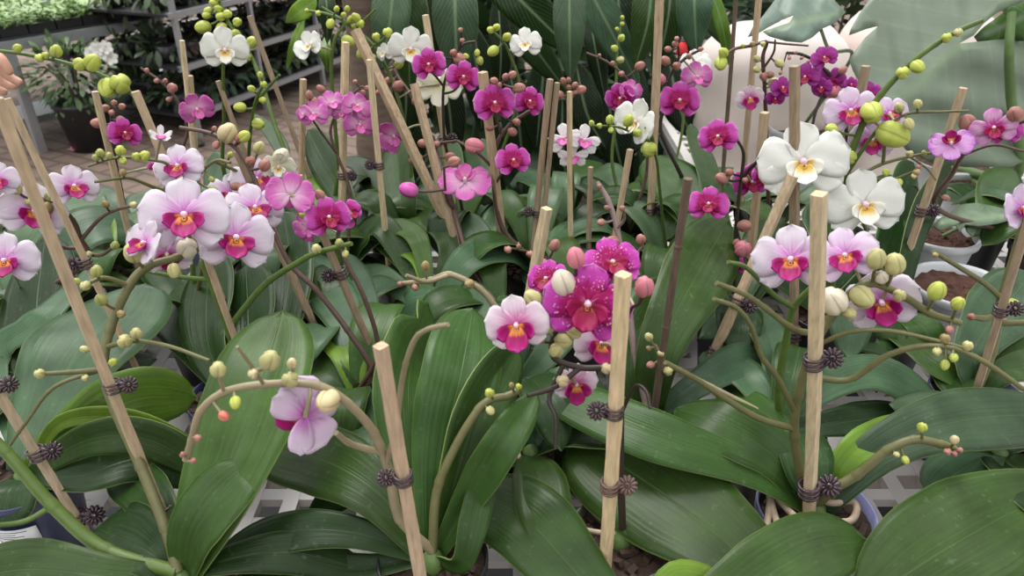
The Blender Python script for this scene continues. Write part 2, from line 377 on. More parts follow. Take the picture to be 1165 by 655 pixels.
BUD = {'y': (.50, .56, .11), 'c': (.70, .58, .34), 'g': (.38, .40, .13), 'o': (.36, .27, .12), 'p': (.42, .19, .16), 'm': (.66, .22, .28), 'w': (.78, .70, .56), 'k': (.56, .52, .24), 'r': (.82, .24, .18), 'v': (.70, .12, .48)}
def bud_obj(parent, root, c, r, kind, asp=1.25):
    d = (c - root); d = d.normalized() if d.length > 1e-5 else UP.copy()
    d = (d + RIGHT * R.uniform(-.25, .25) + UP * R.uniform(-.1, .35)).normalized(); a = d.orthogonal().normalized(); b = d.cross(a); P = []; n = 18
    for i in range(12):
        t = .5 - .5 * math.cos(PI * i / 11); t = min(.995, max(.005, t)); rr = r * math.sqrt(1 - (2 * t - 1) ** 2) * (1.06 - .16 * t); ring = []
        for k in range(n):
            an = 2 * PI * k / n; m = 1 - .10 * max(0, math.cos(3 * an)) ** 8 * 2
            ring.append(c + d * (t - .5) * 2 * r * asp + (a * math.cos(an) + b * math.sin(an)) * rr * m)
        P.append(ring)
    mb = MB(); mb.grid(P, closed=True); mb.cap(P[0], 0, True); mb.cap(P[-1])
    o = mb.build('bud', 'bud_skin', parent); cc = BUD[kind]; j = R.uniform(.9, 1.08); o.color = (cc[0] * j, cc[1] * j, cc[2] * j, 1)
    return o

# ------------------------------------------------------------------ pots and orchids
def pot(parent, c, r=.052, h=.105, mat='pot_navy', rimmat=None, z=TAB, soil='bark', name='pot'):
    mb = MB(); rb = r * .74
    mb.lathe((c[0], c[1], z), [(.001, .001), (rb - .002, .0), (rb, .004), (r * .93, h - .018), (r * .94, h - .017), (r, h - .015), (r * 1.01, h - .002), (r, h), (r * .965, h - .001), (r * .93, h - .014), (rb * .95, .006), (.001, .005)], 36)
    p = mb.build(name, [mat], parent)
    mb = MB(); rr = R.random() * 9; P = []
    for i in range(9):
        q = r * .95 * i / 8 + .0005; P.append([Vector((c[0] + q * math.cos(2 * PI * k / 28), c[1] + q * math.sin(2 * PI * k / 28), z + h - .013 + .006 * noise.noise(Vector((c[0] * 90 + q * 140 * math.cos(2 * PI * k / 28), q * 140 * math.sin(2 * PI * k / 28), rr))))) for k in range(28)])
    mb.grid(P, closed=True)
    if soil == 'bark':
        for k in range(46):
            a = R.random() * 2 * PI; q = r * .88 * R.random() ** .5
            mb.box((c[0] + q * math.cos(a), c[1] + q * math.sin(a), z + h - .009 + R.uniform(-.002, .004)), R.uniform(.006, .016), R.uniform(.004, .009), R.uniform(.003, .006), Matrix.Rotation(R.random() * 6, 3, 'Z') @ Matrix.Rotation(R.uniform(-.6, .6), 3, 'X'))
    s = mb.build('potting_bark' if soil == 'bark' else 'soil', soil, p if parent is not None else p, smooth=False); s['kind'] = 'stuff'
    return p

PL = {}
def plant(key, cx, cy, label, mat='pot_navy', r=.050, off=(0, 0), group=None, name='potted_orchid', h=.105, world=None):
    c = at_h(cx, cy, 11) if world is None else Vector((world[0], world[1], TAB + .11))
    base = Vector((c.x, c.y, TAB))
    o = thing(name, base, label, 'orchid', group); pot(o, (c.x, c.y), r, h, mat)
    # short leafy neck
    mb = MB(); mb.tube([Vector((c.x, c.y, TAB + q)) for q in (.088, .097, .106, .111, .113)], [.009, .011, .009, .005, .001], 12); nk = mb.build('crown', 'stem', o); nk.color = (.12, .2, .06, 1)
    PL[key] = dict(o=o, c=Vector((c.x, c.y, TAB + .112)), r=r, label=label, stalks=[]); return PL[key]
def lf(key, pts, w, tone='g', **kw):
    p = PL[key]; c = p['c']; P = [at_h(*q) for q in pts]; d = (P[0] - c); d.z = 0
    return leaf(p['o'], [c - Vector((0, 0, .008)) + (d.normalized() * .006 if d.length > .01 else Vector())] + P, w, tone, **kw)
def rleaf(key, az, L, w, up=.05, tone='g'):
    p = PL[key]; c = p['c']; d = Vector((math.cos(az), math.sin(az), 0))
    P = [c - Vector((0, 0, .008)) + d * .006, c + d * L * .35 + Vector((0, 0, up * .8)), c + d * L * .72 + Vector((0, 0, up)), c + d * L * .98 + Vector((0, 0, up * .4))]
    return leaf(p['o'], P, w, tone, mode='m', hint=Vector((0, 0, 1)), nu=16, nv=7)

def stalk(key, pts, w=6, hs=34, col='ol', buds=(), flowers=(), branches=(), start=True, ys=None):
    """pts: pixels from the base to the tip; hs: tip height in cm above the bench. Heights in between follow from the run."""
    p = PL[key]; c = p['c']; Yb = c.y; tip = at_h(pts[-1][0], pts[-1][1], hs); Ye = tip.y if ys is None else ys
    cx = px(c); chain = ([cx] if start else []) + list(pts); L = [0]
    for a, b in zip(chain, chain[1:]): L.append(L[-1] + math.hypot(b[0] - a[0], b[1] - a[1]))
    W = []
    for q, l in zip(chain, L): t = l / L[-1]; W.append(at_y(q[0], q[1], Yb + (Ye - Yb) * t))
    if start: W[0] = c.copy()
    cv = spline(W, 7); n = len(cv); rad = []
    for i, q in enumerate(cv):
        r = w / 2 * depth(q) / F * (1.0 - .35 * i / n); rad.append(r)
    COLS = {'ol': (.135, .130, .05), 'gr': (.085, .14, .025), 'br': (.10, .055, .045), 'dk': (.035, .022, .018), 'pu': (.24, .17, .16), 'ta': (.28, .23, .14)}
    mb = MB(); mb.tube(cv, rad, 8); allc = [(cv, rad)]
    for br in branches:
        bw, bp = br[0], br[1:]; q0 = min(cv, key=lambda q: (px(q)[0] - bp[0][0]) ** 2 + (px(q)[1] - bp[0][1]) ** 2)
        dY = -.012 * 1; B = [q0] + [at_y(x, y, q0.y + dY * (i + 1)) for i, (x, y) in enumerate(bp[1:])]
        bc = spline(B, 6); rr = [bw / 2 * depth(q) / F * (1 - .3 * i / len(bc)) for i, q in enumerate(bc)]; mb.tube(bc, rr, 8); allc.append((bc, rr))
    # small bracts at the nodes
    for cvv, rr in allc:
        for i in range(7, len(cvv) - 1, 7):
            t = (cvv[i + 1] - cvv[i - 1]).normalized(); mb.tube([cvv[i] - t * rr[i] * .9, cvv[i] - t * rr[i] * .2 , cvv[i] + t * rr[i] * 1.3], [rr[i] * 1.0, rr[i] * 1.16, rr[i] * .98], 8)
    def near(x, y):
        best = None
        for cvv, _ in allc:
            for q in cvv:
                a, b = px(q); d = (a - x) ** 2 + (b - y) ** 2
                if best is None or d < best[0]: best = (d, q)
        return best[1]
    todo = []
    for bd in buds:
        x, y, s, k = bd[:4]; q = near(x, y); Y = q.y - (.010 if len(bd) < 5 else bd[4]); c2 = at_y(x, y, Y)
        r = s * (.74 if k == 'p' else .84) * depth(c2) / F; m = (q + c2) / 2 - UP * r * .25
        if (c2 - q).length > r * .8: mb.tube(spline([q, m, c2], 4), .0009 + r * .10, 6)
        todo.append((q, c2, r, k))
    st = mb.build('flower_stalk', 'stem', p['o']); st.color = c4(COLS[col])
    for q, c2, r, k in todo: bud_obj(st, q, c2, r, k)
    for fl in flowers:
        x, y, rp, kind = fl[:4]; kw = dict(fl[4]) if len(fl) > 4 else {}; dy = kw.pop('dy', .022)
        q = near(x, y); c2 = at_y(x, y, q.y - dy); blossom(p['o'], c2, rp * depth(c2) / F, kind, root=q, stemcol=(.34, .30, .18), **kw)
    return st

# ------------------------------------------------------------------ stakes and clips
STK = []
TAN = (.46, .34, .22); PALE = (.60, .47, .30); DARK = (.13, .085, .06); MID = (.33, .24, .16)
def stake(top, second, w, label, col=TAN, h=38, sq=True, group=None, lean=0.0, low=2.0):
    a = at_h(top[0], top[1], h); dx, dy = second[0] - top[0], second[1] - top[1]; best = None
    for i in range(400):
        s = .3 + i * .02; x, y = top[0] + dx * s, top[1] + dy * s
        if y > 1100: break
        q = at_h(x, y, low); e = abs(q.y - a.y - lean)
        if best is None or e < best[0]: best = (e, q)
    b = best[1]; r = w / 2 * depth(a) / F; n = 16; bow = RIGHT * R.uniform(-.002, .002) + Vector((0, R.uniform(-.002, .002), 0))
    pts = [b.lerp(a, i / n) + bow * math.sin(PI * i / n) for i in range(n + 1)]
    rad = [r * R.uniform(.94, 1.06) for _ in pts]; mb = MB(); mb.tube(pts, rad, 8, sq=1 if sq else 0)
    for k in (4, 9, 13):
        if not sq: mb.tube([pts[k] - (a - b).normalized() * .002, pts[k], pts[k] + (a - b).normalized() * .002], [r * 1.0, r * 1.22, r * 1.0], 8)
    o = mb.build('bamboo_stake', 'bamboo', None, base=b, smooth=not sq); o.color = c4(col); tag(o, label, 'stake', group)
    STK.append((a, b, o)); return o
def clip(x, y, s, label, mat='clip_plastic', side=1, ang=0, dz=0):
    """claw clip: three curved prongs round stake and stem, with a small flower-shaped head"""
    best = None
    for a, b, o in STK:
        for i in range(101):
            q = a.lerp(b, i / 100); u, v = px(q); d = (u - x) ** 2 + (v - y) ** 2
            if best is None or d < best[0]: best = (d, q, (a - b).normalized())
    _, q, ax = best; k = depth(q) / F; s = s * k * 1.15; c = q + RIGHT * 0 ; e1 = (RIGHT - ax * RIGHT.dot(ax)).normalized(); e2 = ax.cross(e1)
    t = thing('plant_clip', c, label, 'clip')
    rr = max(s * .55, .0065)
    mb = MB()
    for dzz in (-.45, 0, .45):
        pts = [c + ax * dzz * s * .8 + (e1 * math.cos(an) + e2 * math.sin(an)) * rr * (1 + .04 * dzz) for an in [2 * PI * j / 16 for j in range(0, 17)]]
        mb.tube(pts, s * .10, 6)
    mb.box(c + e1 * side * rr * 1.05 , s * .25, s * .35, s * .95, Matrix((e1, e2, ax)).transposed())
    mb.build('prong', mat, t)
    hc = c + e1 * side * (rr + s * .62) - e2 * 0 + UP * s * .05; v = (EYE - hc).normalized(); u1 = (RIGHT - v * RIGHT.dot(v)).normalized(); u2 = v.cross(u1)
    u1, u2 = u1 * math.cos(ang) + u2 * math.sin(ang), u2 * math.cos(ang) - u1 * math.sin(ang)
    mb = MB(); M = Matrix((u1, u2, v)).transposed(); mb.lathe(hc, [(.001, s * .24), (s * .12, s * .22), (s * .18, s * .10), (s * .5, s * .10), (s * .58, -s * .02), (s * .5, -s * .18), (.001, -s * .2)], 14, M=M)
    for j in range(12):
        an = 2 * PI * j / 12; d = u1 * math.cos(an) + u2 * math.sin(an); mb.tube([hc + d * s * .25 + v * s * .12, hc + d * s * .5 + v * s * .12, hc + d * s * .62 + v * s * .03], [s * .07, s * .12, s * .11], 6)
    mb.build('clip_head', mat, t)
    return t
# ================================================================== SETTING
mb = MB(); mb.grid([[Vector((x, y, 0)) for x in (-9, 9)] for y in (-1.5, 12)], [[(0, 0), (1, 0)], [(0, 1), (1, 1)]], flip=True)
m, N, L_, out = newmat('pavers'); mp = mapped(N, L_, (1, 1, 1)); mp.inputs['Rotation'].default_value = (0, 0, math.radians(28))
wv = N('TexNoise', Scale=9.0, Detail=3.0); L_(mp.outputs[0], wv.inputs['Vector'])
vm = N('VectorMath', operation='MULTIPLY_ADD'); L_(wv.outputs['Color'], vm.inputs[0]); vm.inputs[1].default_value = (.03, .03, 0); L_(mp.outputs[0], vm.inputs[2])
bk = N('TexBrick', Scale=1.0); bk.inputs['Color1'].default_value = c4((.195, .137, .112)); bk.inputs['Color2'].default_value = c4((.155, .108, .087)); bk.inputs['Mortar'].default_value = c4((.10, .072, .055))
bk.inputs['Mortar Size'].default_value = .012; bk.inputs['Brick Width'].default_value = .21; bk.inputs['Row Height'].default_value = .105; L_(vm.outputs[0], bk.inputs['Vector'])
n2 = N('TexNoise', Scale=3.0, Detail=6.0); L_(mp.outputs[0], n2.inputs['Vector']); rp = ramp(N, [(.3, (.7, .7, .7)), (.7, (1.25, 1.22, 1.2))]); L_(n2.outputs[0], rp.inputs[0])
col = mix(N, L_, 1.0, bk.outputs[0], rp.outputs[0], 'MULTIPLY'); b = N('BsdfPrincipled', Roughness=.8); L_(col, b.inputs['Base Color'])
bp = N('Bump', Strength=.6); bp.inputs['Distance'].default_value = .006; L_(bk.outputs['Fac'], bp.inputs['Height']); bp.invert = True; L_(bp.outputs[0], b.inputs['Normal']); L_(b.outputs[0], out.inputs[0])
fl = mb.build('floor', 'pavers'); fl['kind'] = 'structure'
simple('shade_black', (.012, .012, .013), .9, .4, 80)
mb = MB(); mb.box((.3, 1.35, .004), 4.2, 3.0, .006); gc = mb.build('floor_shade', 'shade_black', None, smooth=False); gc['kind'] = 'structure'  # dark sheet added to stand in for the shade under the benches

# ------------------------------------------------------------------ orchid bench: white plastic grid on legs
def grid_bench(name, x0, x1, y0, y1, z, label, n_x, n_y, holes=True):
    o = thing(name, ((x0 + x1) / 2, (y0 + y1) / 2, 0), label, 'bench')
    mb = MB(); px_, py_ = (x1 - x0) / n_x, (y1 - y0) / n_y
    for i in range(n_x + 1):
        big = i % 5 == 0
        mb.box((x0 + i * px_, (y0 + y1) / 2, z - (.012 if big else .006)), .026 if big else .018, y1 - y0, .024 if big else .012)
    for j in range(n_y + 1):
        big = j % 5 == 0
        mb.box(((x0 + x1) / 2, y0 + j * py_, z - (.0125 if big else .0065)), x1 - x0, .026 if big else .017, .0235 if big else .0115)
    # diagonal braces give the openings their slanted ends
    for i in range(n_x):
        for j in range(n_y):
            if (i * 7 + j * 3) % 4 == 0: mb.box((x0 + (i + .5) * px_, y0 + (j + .5) * py_, z - .0075), .010, math.hypot(px_, py_), .011, Matrix.Rotation(math.atan2(px_, py_) * (1 if (i + j) % 2 else -1), 3, 'Z'))
    mb.build('grid_top', 'bench_plastic', o, smooth=False)
    mb = MB()
    for yy in (y0, y1): mb.box(((x0 + x1) / 2, yy, z - .045), x1 - x0 + .03, .03, .05)
    for xx in (x0, x1): mb.box((xx, (y0 + y1) / 2, z - .045), .03, y1 - y0, .05)
    mb.build('frame', 'metal', o, smooth=False)
    for xx in (x0 + .03, x1 - .03):
        for yy in (y0 + .03, y1 - .03):
            mb = MB(); mb.box((xx, yy, (z - .07) / 2), .035, .035, z - .07); mb.build('leg', 'metal', o, smooth=False)
    return o
grid_bench('growing_bench', -1.25, 1.45, .24, 1.30, TAB, 'white plastic grid bench that carries all the potted orchids', 60, 24)
grid_bench('growing_bench', .52, 2.3, 1.42, 2.5, .64, 'low white grid bench behind the orchids on the right, under the pale sheet', 40, 20)

# ------------------------------------------------------------------ ORCHIDS
NV, LI, CL, BK = 'pot_navy', 'pot_lilac', 'pot_clear', 'pot_black'
plant('A', 203, 652, 'front-left potted orchid with two big white and pink blooms and a broad upright leaf', BK)
plant('B', 492, 628, 'front-middle potted orchid with tall upright leaves and a pale lilac bloom seen from behind', BK)
plant('L', 708, 604, 'orchid in a clear grown-over pot with the large spotted magenta bloom beside the palest stake', CL)
plant('D', 736, 735, 'nearest orchid at the bottom edge, broad leaf left of the palest stake', BK)
plant('C', 905, 730, 'orchid at the bottom edge whose wide leaves cross below the spotted magenta blooms', NV)
plant('E', 930, 573, 'orchid in a lilac pot with brown air roots and three white-pink blooms', LI, r=.056)
plant('F', 1235, 600, 'orchid at the right bottom corner with a very wide grey-green leaf reaching in', LI)
plant('I', 25, 535, 'orchid in the dark blue pot with the white paper label at the left edge', NV)
plant('G', 262, 445, 'orchid in a navy pot bearing the right-hand bloom of the big blush pair', NV)
plant('J', 738, 472, 'orchid with one tall upright broad leaf behind the spotted magenta blooms', BK)
plant('P', 888, 487, 'orchid behind the lilac pot with a dark green stem and wide white-pink bloom', BK)
plant('M', 408, 446, 'orchid in the left middle whose brown bare stems run up long dark stakes', NV)
plant('O', 588, 432, 'orchid in the middle with a short bare brown stalk and round end buds', BK)
plant('RR', 1112, 440, 'orchid at the right with long bare olive twigs and a dark stake', LI)
plant('Q', 655, 352, 'orchid behind the spotted magenta blooms with flat overlapping leaves', BK)
plant('K', 490, 352, 'leafy orchid in the middle with an arching bright leaf', BK)
plant('U', 20, 352, 'orchid at the left edge with several white-pink blooms on olive twigs', BK)
plant('T1', 222, 352, 'orchid at the left back with a long arching stalk of yellow-green buds', BK)
plant('T8', 570, 352, 'orchid with the drooping pink bloom and a dark leaning stem in the centre', BK)
plant('T14', 835, 352, 'orchid with two magenta blooms on dark twigs left of big white blooms', BK)
plant('T17', 942, 352, 'orchid with two very large pure white blooms at the right', BK)
plant('T18', 1023, 352, 'orchid with a single lilac bloom in front of the leaning stake at the right', BK)
plant('T2', 150, 300, 'back-left orchid with a small magenta bloom on a dark upright stalk', BK)
plant('T7', 395, 302, 'orchid with a cluster of small pink blooms by the pale upright stake', BK)
plant('T21', 322, 300, 'orchid with white-pink blooms behind a curved brown stalk', BK)
plant('T9', 610, 300, 'orchid with three magenta blooms beside a thin pair of stakes in the middle', BK)
plant('T13', 760, 300, 'orchid with a white side-on bloom and green bud spray by the tallest stake', BK)
plant('T19', 1190, 275, 'orchid with a striped magenta bloom and brown-pink buds at the right edge', BK)
plant('T3', 290, 263, 'orchid at the back left with a flat white bloom among round green buds', BK)
plant('T4', 372, 262, 'orchid at the back with a small white side-turned bloom and green stem', BK)
plant('T5', 452, 262, 'orchid at the back with a white bloom above a cream one', BK)
plant('T6', 530, 262, 'orchid at the back with two magenta blooms on a forked black stalk', BK)
plant('T10', 640, 258, 'orchid with narrow-petalled white star blooms on a thin stake', BK)
plant('T11', 716, 262, 'orchid at the back with a green bud spike and one small magenta bloom', BK)
plant('T12', 798, 258, 'orchid at the back with magenta blooms and a white one behind on dark twigs', BK)
plant('T15', 874, 262, 'orchid at the back with yellow-green buds in front of the pale sheet', BK)
plant('T16', 952, 260, 'orchid at the back right with deep purple blooms and black twigs', BK)

# ---- leaves, pixel x, pixel y, cm above bench
lf('A', [(250, 560, 17), (290, 455, 22), (322, 352, 25)], 108, 'g', vee=.30)
lf('A', [(222, 605, 15), (262, 552, 18), (291, 527, 18.5)], 66, 'g', vee=.35)
lf('A', [(120, 655, 12), (20, 648, 12), (-90, 675, 9)], 68, 'g', vee=.12)
lf('A', [(165, 625, 12), (110, 600, 9)], 84, 'd')
lf('A', [(178, 575, 12), (128, 528, 9)], 55, 'd')
lf('A', [(245, 640, 12), (330, 628, 12.5), (420, 650, 9)], 46, 'd', vee=.1)
lf('I', [(75, 500, 13), (150, 455, 15), (224, 452, 13)], 72, 'y', hint=Vector((0, -1, .5)))
lf('I', [(55, 465, 14), (95, 392, 17), (166, 322, 17)], 112, 'b', vee=.1)
lf('I', [(45, 430, 12), (42, 350, 16), (52, 268, 18)], 78, 'd', vee=.1)
lf('I', [(-5, 410, 13), (48, 362, 17), (112, 298, 17)], 30, 'b')
lf('I', [(100, 500, 15), (170, 500, 14), (250, 545, 9)], 44, 'g', roll=35)
lf('I', [(70, 480, 15), (150, 478, 14.5), (236, 516, 10)], 24, 'y', roll=40)
lf('I', [(95, 540, 12), (160, 522, 12), (245, 548, 8)], 50, 'd')
lf('I', [(10, 560, 11), (0, 600, 9)], 60, 'd')
lf('U', [(55, 300, 15), (105, 258, 18), (163, 262, 15)], 50, 'b')
lf('U', [(75, 330, 13), (108, 290, 15), (115, 246, 17)], 48, 'y', hint=Vector((0, -1, .4)))
lf('U', [(20, 300, 15), (60, 240, 19), (120, 222, 18)], 46, 'b'); lf('U', [(-20, 300, 14), (-50, 260, 15)], 50, 'g')
lf('G', [(236, 385, 14), (238, 288, 17)], 66, 'd', hint=Vector((0, -1, .5)))
lf('G', [(282, 385, 14), (280, 300, 17)], 66, 'd', hint=Vector((0, -1, .5)))
lf('G', [(235, 398, 12), (192, 362, 11)], 46, 'd'); lf('G', [(316, 385, 13), (330, 300, 16), (322, 240, 18)], 58, 'd', hint=Vector((0, -1, .5)))
lf('G', [(215, 380, 12), (168, 300, 12)], 64, 'd')
lf('M', [(392, 362, 14), (343, 288, 13)], 56, 'b', vee=.1); lf('M', [(418, 355, 14), (396, 288, 14)], 30, 'b')
lf('M', [(368, 420, 12), (322, 372, 9)], 62, 'g'); lf('M', [(398, 405, 13), (384, 366, 12)], 52, 'y', vee=.35)
lf('M', [(360, 440, 10), (300, 455, 7)], 48, 'd'); lf('M', [(440, 420, 13), (456, 380, 14)], 40, 'd')
lf('K', [(440, 320, 13), (392, 306, 10)], 34, 'b'); lf('K', [(440, 262, 17), (412, 268, 15), (388, 305, 9)], 30, 'g')
lf('K', [(478, 278, 17), (455, 258, 17), (418, 262, 14)], 26, 'g'); lf('K', [(480, 300, 15), (462, 283, 15), (434, 280, 12)], 26, 'y')
lf('K', [(510, 280, 16), (480, 245, 16), (440, 246, 12)], 30, 'g'); lf('K', [(468, 312, 12), (405, 292, 9)], 30, 'd')
lf('K', [(530, 298, 16), (575, 284, 15), (612, 302, 10)], 44, 'b'); lf('K', [(460, 300, 14), (400, 235, 11)], 30, 'd')
lf('O', [(520, 372, 14), (478, 350, 12), (440, 378, 8)], 58, 'b'); lf('O', [(556, 372, 14), (530, 334, 14), (500, 338, 11)], 42, 'b')
lf('O', [(590, 380, 13), (570, 335, 13)], 36, 'g'); lf('O', [(625, 400, 14), (650, 360, 14)], 40, 'b'); lf('O', [(640, 440, 12), (690, 440, 9)], 48, 'b')
lf('T8', [(560, 262, 15), (600, 234, 15), (660, 236, 11)], 34, 'b'); lf('T8', [(545, 270, 16), (510, 250, 15), (480, 262, 11)], 34, 'b')
lf('Q', [(640, 300, 15), (660, 268, 15), (690, 256, 12)], 56, 'b'); lf('Q', [(630, 282, 15), (610, 240, 14), (575, 226, 11)], 36, 'g')
lf('Q', [(690, 300, 14), (700, 262, 14)], 46, 'g'); lf('Q', [(640, 340, 12), (600, 300, 11)], 40, 'b'); lf('Q', [(700, 350, 12), (742, 300, 12)], 48, 'g')
lf('J', [(750, 400, 18), (785, 325, 22), (829, 250, 22)], 80, 'g', hint=Vector((-.3, -1, .3)), vee=.12)
lf('J', [(716, 410, 16), (735, 360, 19), (765, 318, 20)], 56, 'g', hint=Vector((-.3, -1, .3)))
lf('J', [(790, 440, 13), (850, 410, 13), (905, 430, 9)], 44, 'b'); lf('J', [(700, 470, 11), (640, 480, 9), (600, 455, 8)], 46, 'b')
lf('B', [(470, 520, 17), (465, 430, 22), (487, 344, 23)], 82, 'g', hint=Vector((.25, -1, .1)), notch=(.86, .12, -1, .75))
lf('B', [(505, 510, 18), (524, 425, 23), (538, 350, 24)], 90, 'g', hint=Vector((0, -1, .1)))
lf('B', [(525, 520, 18), (552, 450, 22), (590, 394, 22)], 62, 'g', hint=Vector((.4, -1, .5)), vee=.6)
lf('B', [(538, 560, 16), (572, 505, 21), (612, 446, 23)], 44, 'g', hint=Vector((-.3, -1, .5)), vee=.5)
lf('B', [(430, 560, 15), (365, 522, 15), (292, 508, 12)], 82, 'g', vee=.12)
lf('B', [(400, 605, 13), (320, 606, 13), (238, 640, 9)], 46, 'd', vee=.15)
lf('B', [(410, 645, 10), (320, 642, 10), (225, 665, 7)], 40, 'd')
lf('B', [(440, 540, 14), (430, 480, 15), (388, 450, 12)], 60, 'b')
lf('B', [(525, 640, 12), (540, 590, 15), (556, 520, 17)], 34, 'g', hint=Vector((0, -1, .2)))
lf('D', [(645, 640, 11.8), (595, 588, 12.8), (528, 552, 11)], 94, 'g', vee=.10)
lf('C', [(850, 640, 12.2), (752, 560, 13), (650, 492, 12)], 128, 'g', vee=.12)
lf('D', [(850, 668, 12.5), (930, 622, 13.6), (988, 615, 12.5)], 88, 'g', vee=.2)
lf('D', [(770, 664, 12.5), (850, 690, 11)], 50, 'y')
lf('L', [(650, 535, 10), (585, 522, 7)], 52, 'd'); 
lf('E', [(850, 533, 15), (730, 490, 17), (600, 432, 15)], 58, 'g', vee=.15)
lf('E', [(880, 518, 15), (815, 480, 17), (768, 464, 15)], 66, 'g'); lf('E', [(895, 500, 14), (855, 460, 13), (815, 440, 10)], 40, 'g')
lf('E', [(1005, 510, 16), (1095, 478, 17), (1220, 470, 12)], 76, 'b', vee=.12); lf('E', [(965, 520, 15), (1000, 497, 16), (1054, 478, 16)], 40, 'y')
lf('P', [(940, 440, 13), (1000, 425, 13), (1078, 470, 9)], 44, 'b'); lf('P', [(850, 430, 13), (800, 400, 11)], 44, 'b'); lf('P', [(880, 400, 14), (850, 355, 13), (795, 385, 9)], 44, 'b')
lf('P', [(960, 480, 11), (1040, 470, 8)], 44, 'd')
lf('RR', [(1110, 390, 15), (1175, 310, 16)], 74, 'b'); lf('RR', [(1150, 420, 13), (1220, 420, 10)], 50, 'g'); lf('RR', [(1060, 410, 13), (1010, 372, 10)], 40, 'g')
lf('RR', [(1100, 500, 10), (1150, 520, 7)], 44, 'd'); lf('RR', [(1140, 400, 13), (1190, 370, 13)], 60, 'g')
lf('F', [(1185, 572, 13), (1085, 618, 14), (978, 690, 11)], 128, 'g', vee=.12); lf('F', [(1170, 560, 14), (1130, 520, 11)], 50, 'd')
lf('T14', [(805, 260, 17), (772, 212, 19), (735, 178, 19)], 62, 'g', hint=Vector((0, -1, .5))); lf('T14', [(812, 240, 20), (803, 190, 22), (786, 140, 23)], 28, 'g', hint=Vector((0, -1, .3)))
lf('T14', [(870, 290, 16), (880, 255, 17)], 60, 'd'); lf('T14', [(790, 320, 14), (760, 300, 13)], 44, 'b'); lf('T14', [(780, 250, 14), (750, 235, 13)], 36, 'g')
lf('T17', [(950, 290, 16), (935, 230, 19)], 60, 'd', hint=Vector((0, -1, .4))); lf('T17', [(1000, 300, 15), (1020, 240, 18), (1040, 185, 19)], 50, 'd', hint=Vector((0, -1, .4)))
lf('T18', [(1035, 285, 17), (1052, 235, 20), (1082, 188, 21)], 34, 'd', hint=Vector((0, -1, .4))); lf('T17', [(880, 300, 15), (860, 240, 16), (850, 222, 16)], 56, 'd')
lf('T18', [(1000, 390, 12), (985, 375, 10)], 50, 'd'); lf('T18', [(1050, 372, 11), (1062, 400, 9)], 36, 'g')
lf('T19', [(1130, 240, 16), (1150, 190, 16)], 46, 'g')
lf('T7', [(392, 230, 17), (366, 178, 20), (350, 148, 20)], 38, 'd', hint=Vector((0, -1, .4))); lf('T7', [(372, 260, 15), (357, 215, 17), (346, 190, 17)], 34, 'y')
lf('T7', [(430, 240, 15), (415, 190, 14), (380, 180, 12)], 30, 'd')
lf('T3', [(322, 190, 19), (312, 155, 20), (286, 128, 21)], 18, 'd'); lf('T3', [(255, 240, 14), (245, 200, 15), (235, 182, 14)], 44, 'b', hint=Vector((0, -1, .4)))
lf('T5', [(456, 235, 17), (452, 190, 19), (448, 150, 20)], 56, 'g', hint=Vector((0, -1, .1))); lf('T5', [(430, 230, 14), (408, 200, 13)], 36, 'b')
for i, (x0, x1) in enumerate(((505, 502), (520, 512), (540, 532), (552, 548))): lf('T6', [(x0, 215, 15), (x1, 165 - 8 * (i % 2), 18)], 26, 'b' if i % 2 else 'd', hint=Vector((0, -1, .1)))
lf('T10', [(655, 215, 14), (668, 188, 14), (684, 185, 12)], 30, 'g'); lf('T10', [(625, 220, 14), (600, 200, 13), (580, 210, 10)], 30, 'b')
lf('T11', [(700, 225, 15), (690, 195, 16), (668, 200, 13)], 40, 'b'); lf('T11', [(735, 215, 14), (750, 190, 14)], 30, 'g')
lf('T1', [(250, 300, 14), (270, 262, 14)], 46, 'd'); lf('T1', [(190, 320, 13), (175, 285, 12)], 46, 'd'); lf('T1', [(262, 340, 12), (300, 320, 10)], 44, 'd')
lf('T21', [(340, 255, 15), (352, 215, 15)], 44, 'd'); lf('T21', [(290, 258, 15), (270, 225, 15)], 44, 'g')
lf('T2', [(160, 262, 13), (185, 235, 12)], 36, 'b')
for k, n_, L0, u0 in (('T4', 4, .15, .05), ('T5', 3, .15, .04), ('T6', 4, .15, .04), ('T9', 5, .16, .05), ('T10', 3, .15, .04), ('T11', 4, .15, .05), ('T12', 5, .16, .05), ('T13', 5, .17, .05), ('T15', 5, .16, .04), ('T16', 5, .16, .05), ('T17', 2, .16, .03),
                      ('T19', 4, .15, .04), ('T2', 3, .13, .03), ('T3', 3, .13, .03), ('T7', 3, .15, .03), ('T21', 3, .15, .03), ('T8', 3, .15, .03), ('Q', 3, .14, .02), ('M', 2, .14, .02), ('O', 2, .14, .02), ('T1', 2, .14, .03), ('U', 3, .14, .02), ('P', 2, .13, .01), ('T14', 2, .15, .03)):
    a0 = R.random() * 6
    for i in range(n_): rleaf(k, a0 + i * 2 * PI / n_ + R.uniform(-.3, .3), L0 * R.uniform(.85, 1.15), R.uniform(.045, .06), u0 + R.uniform(0, .03), R.choice('gbdg'))

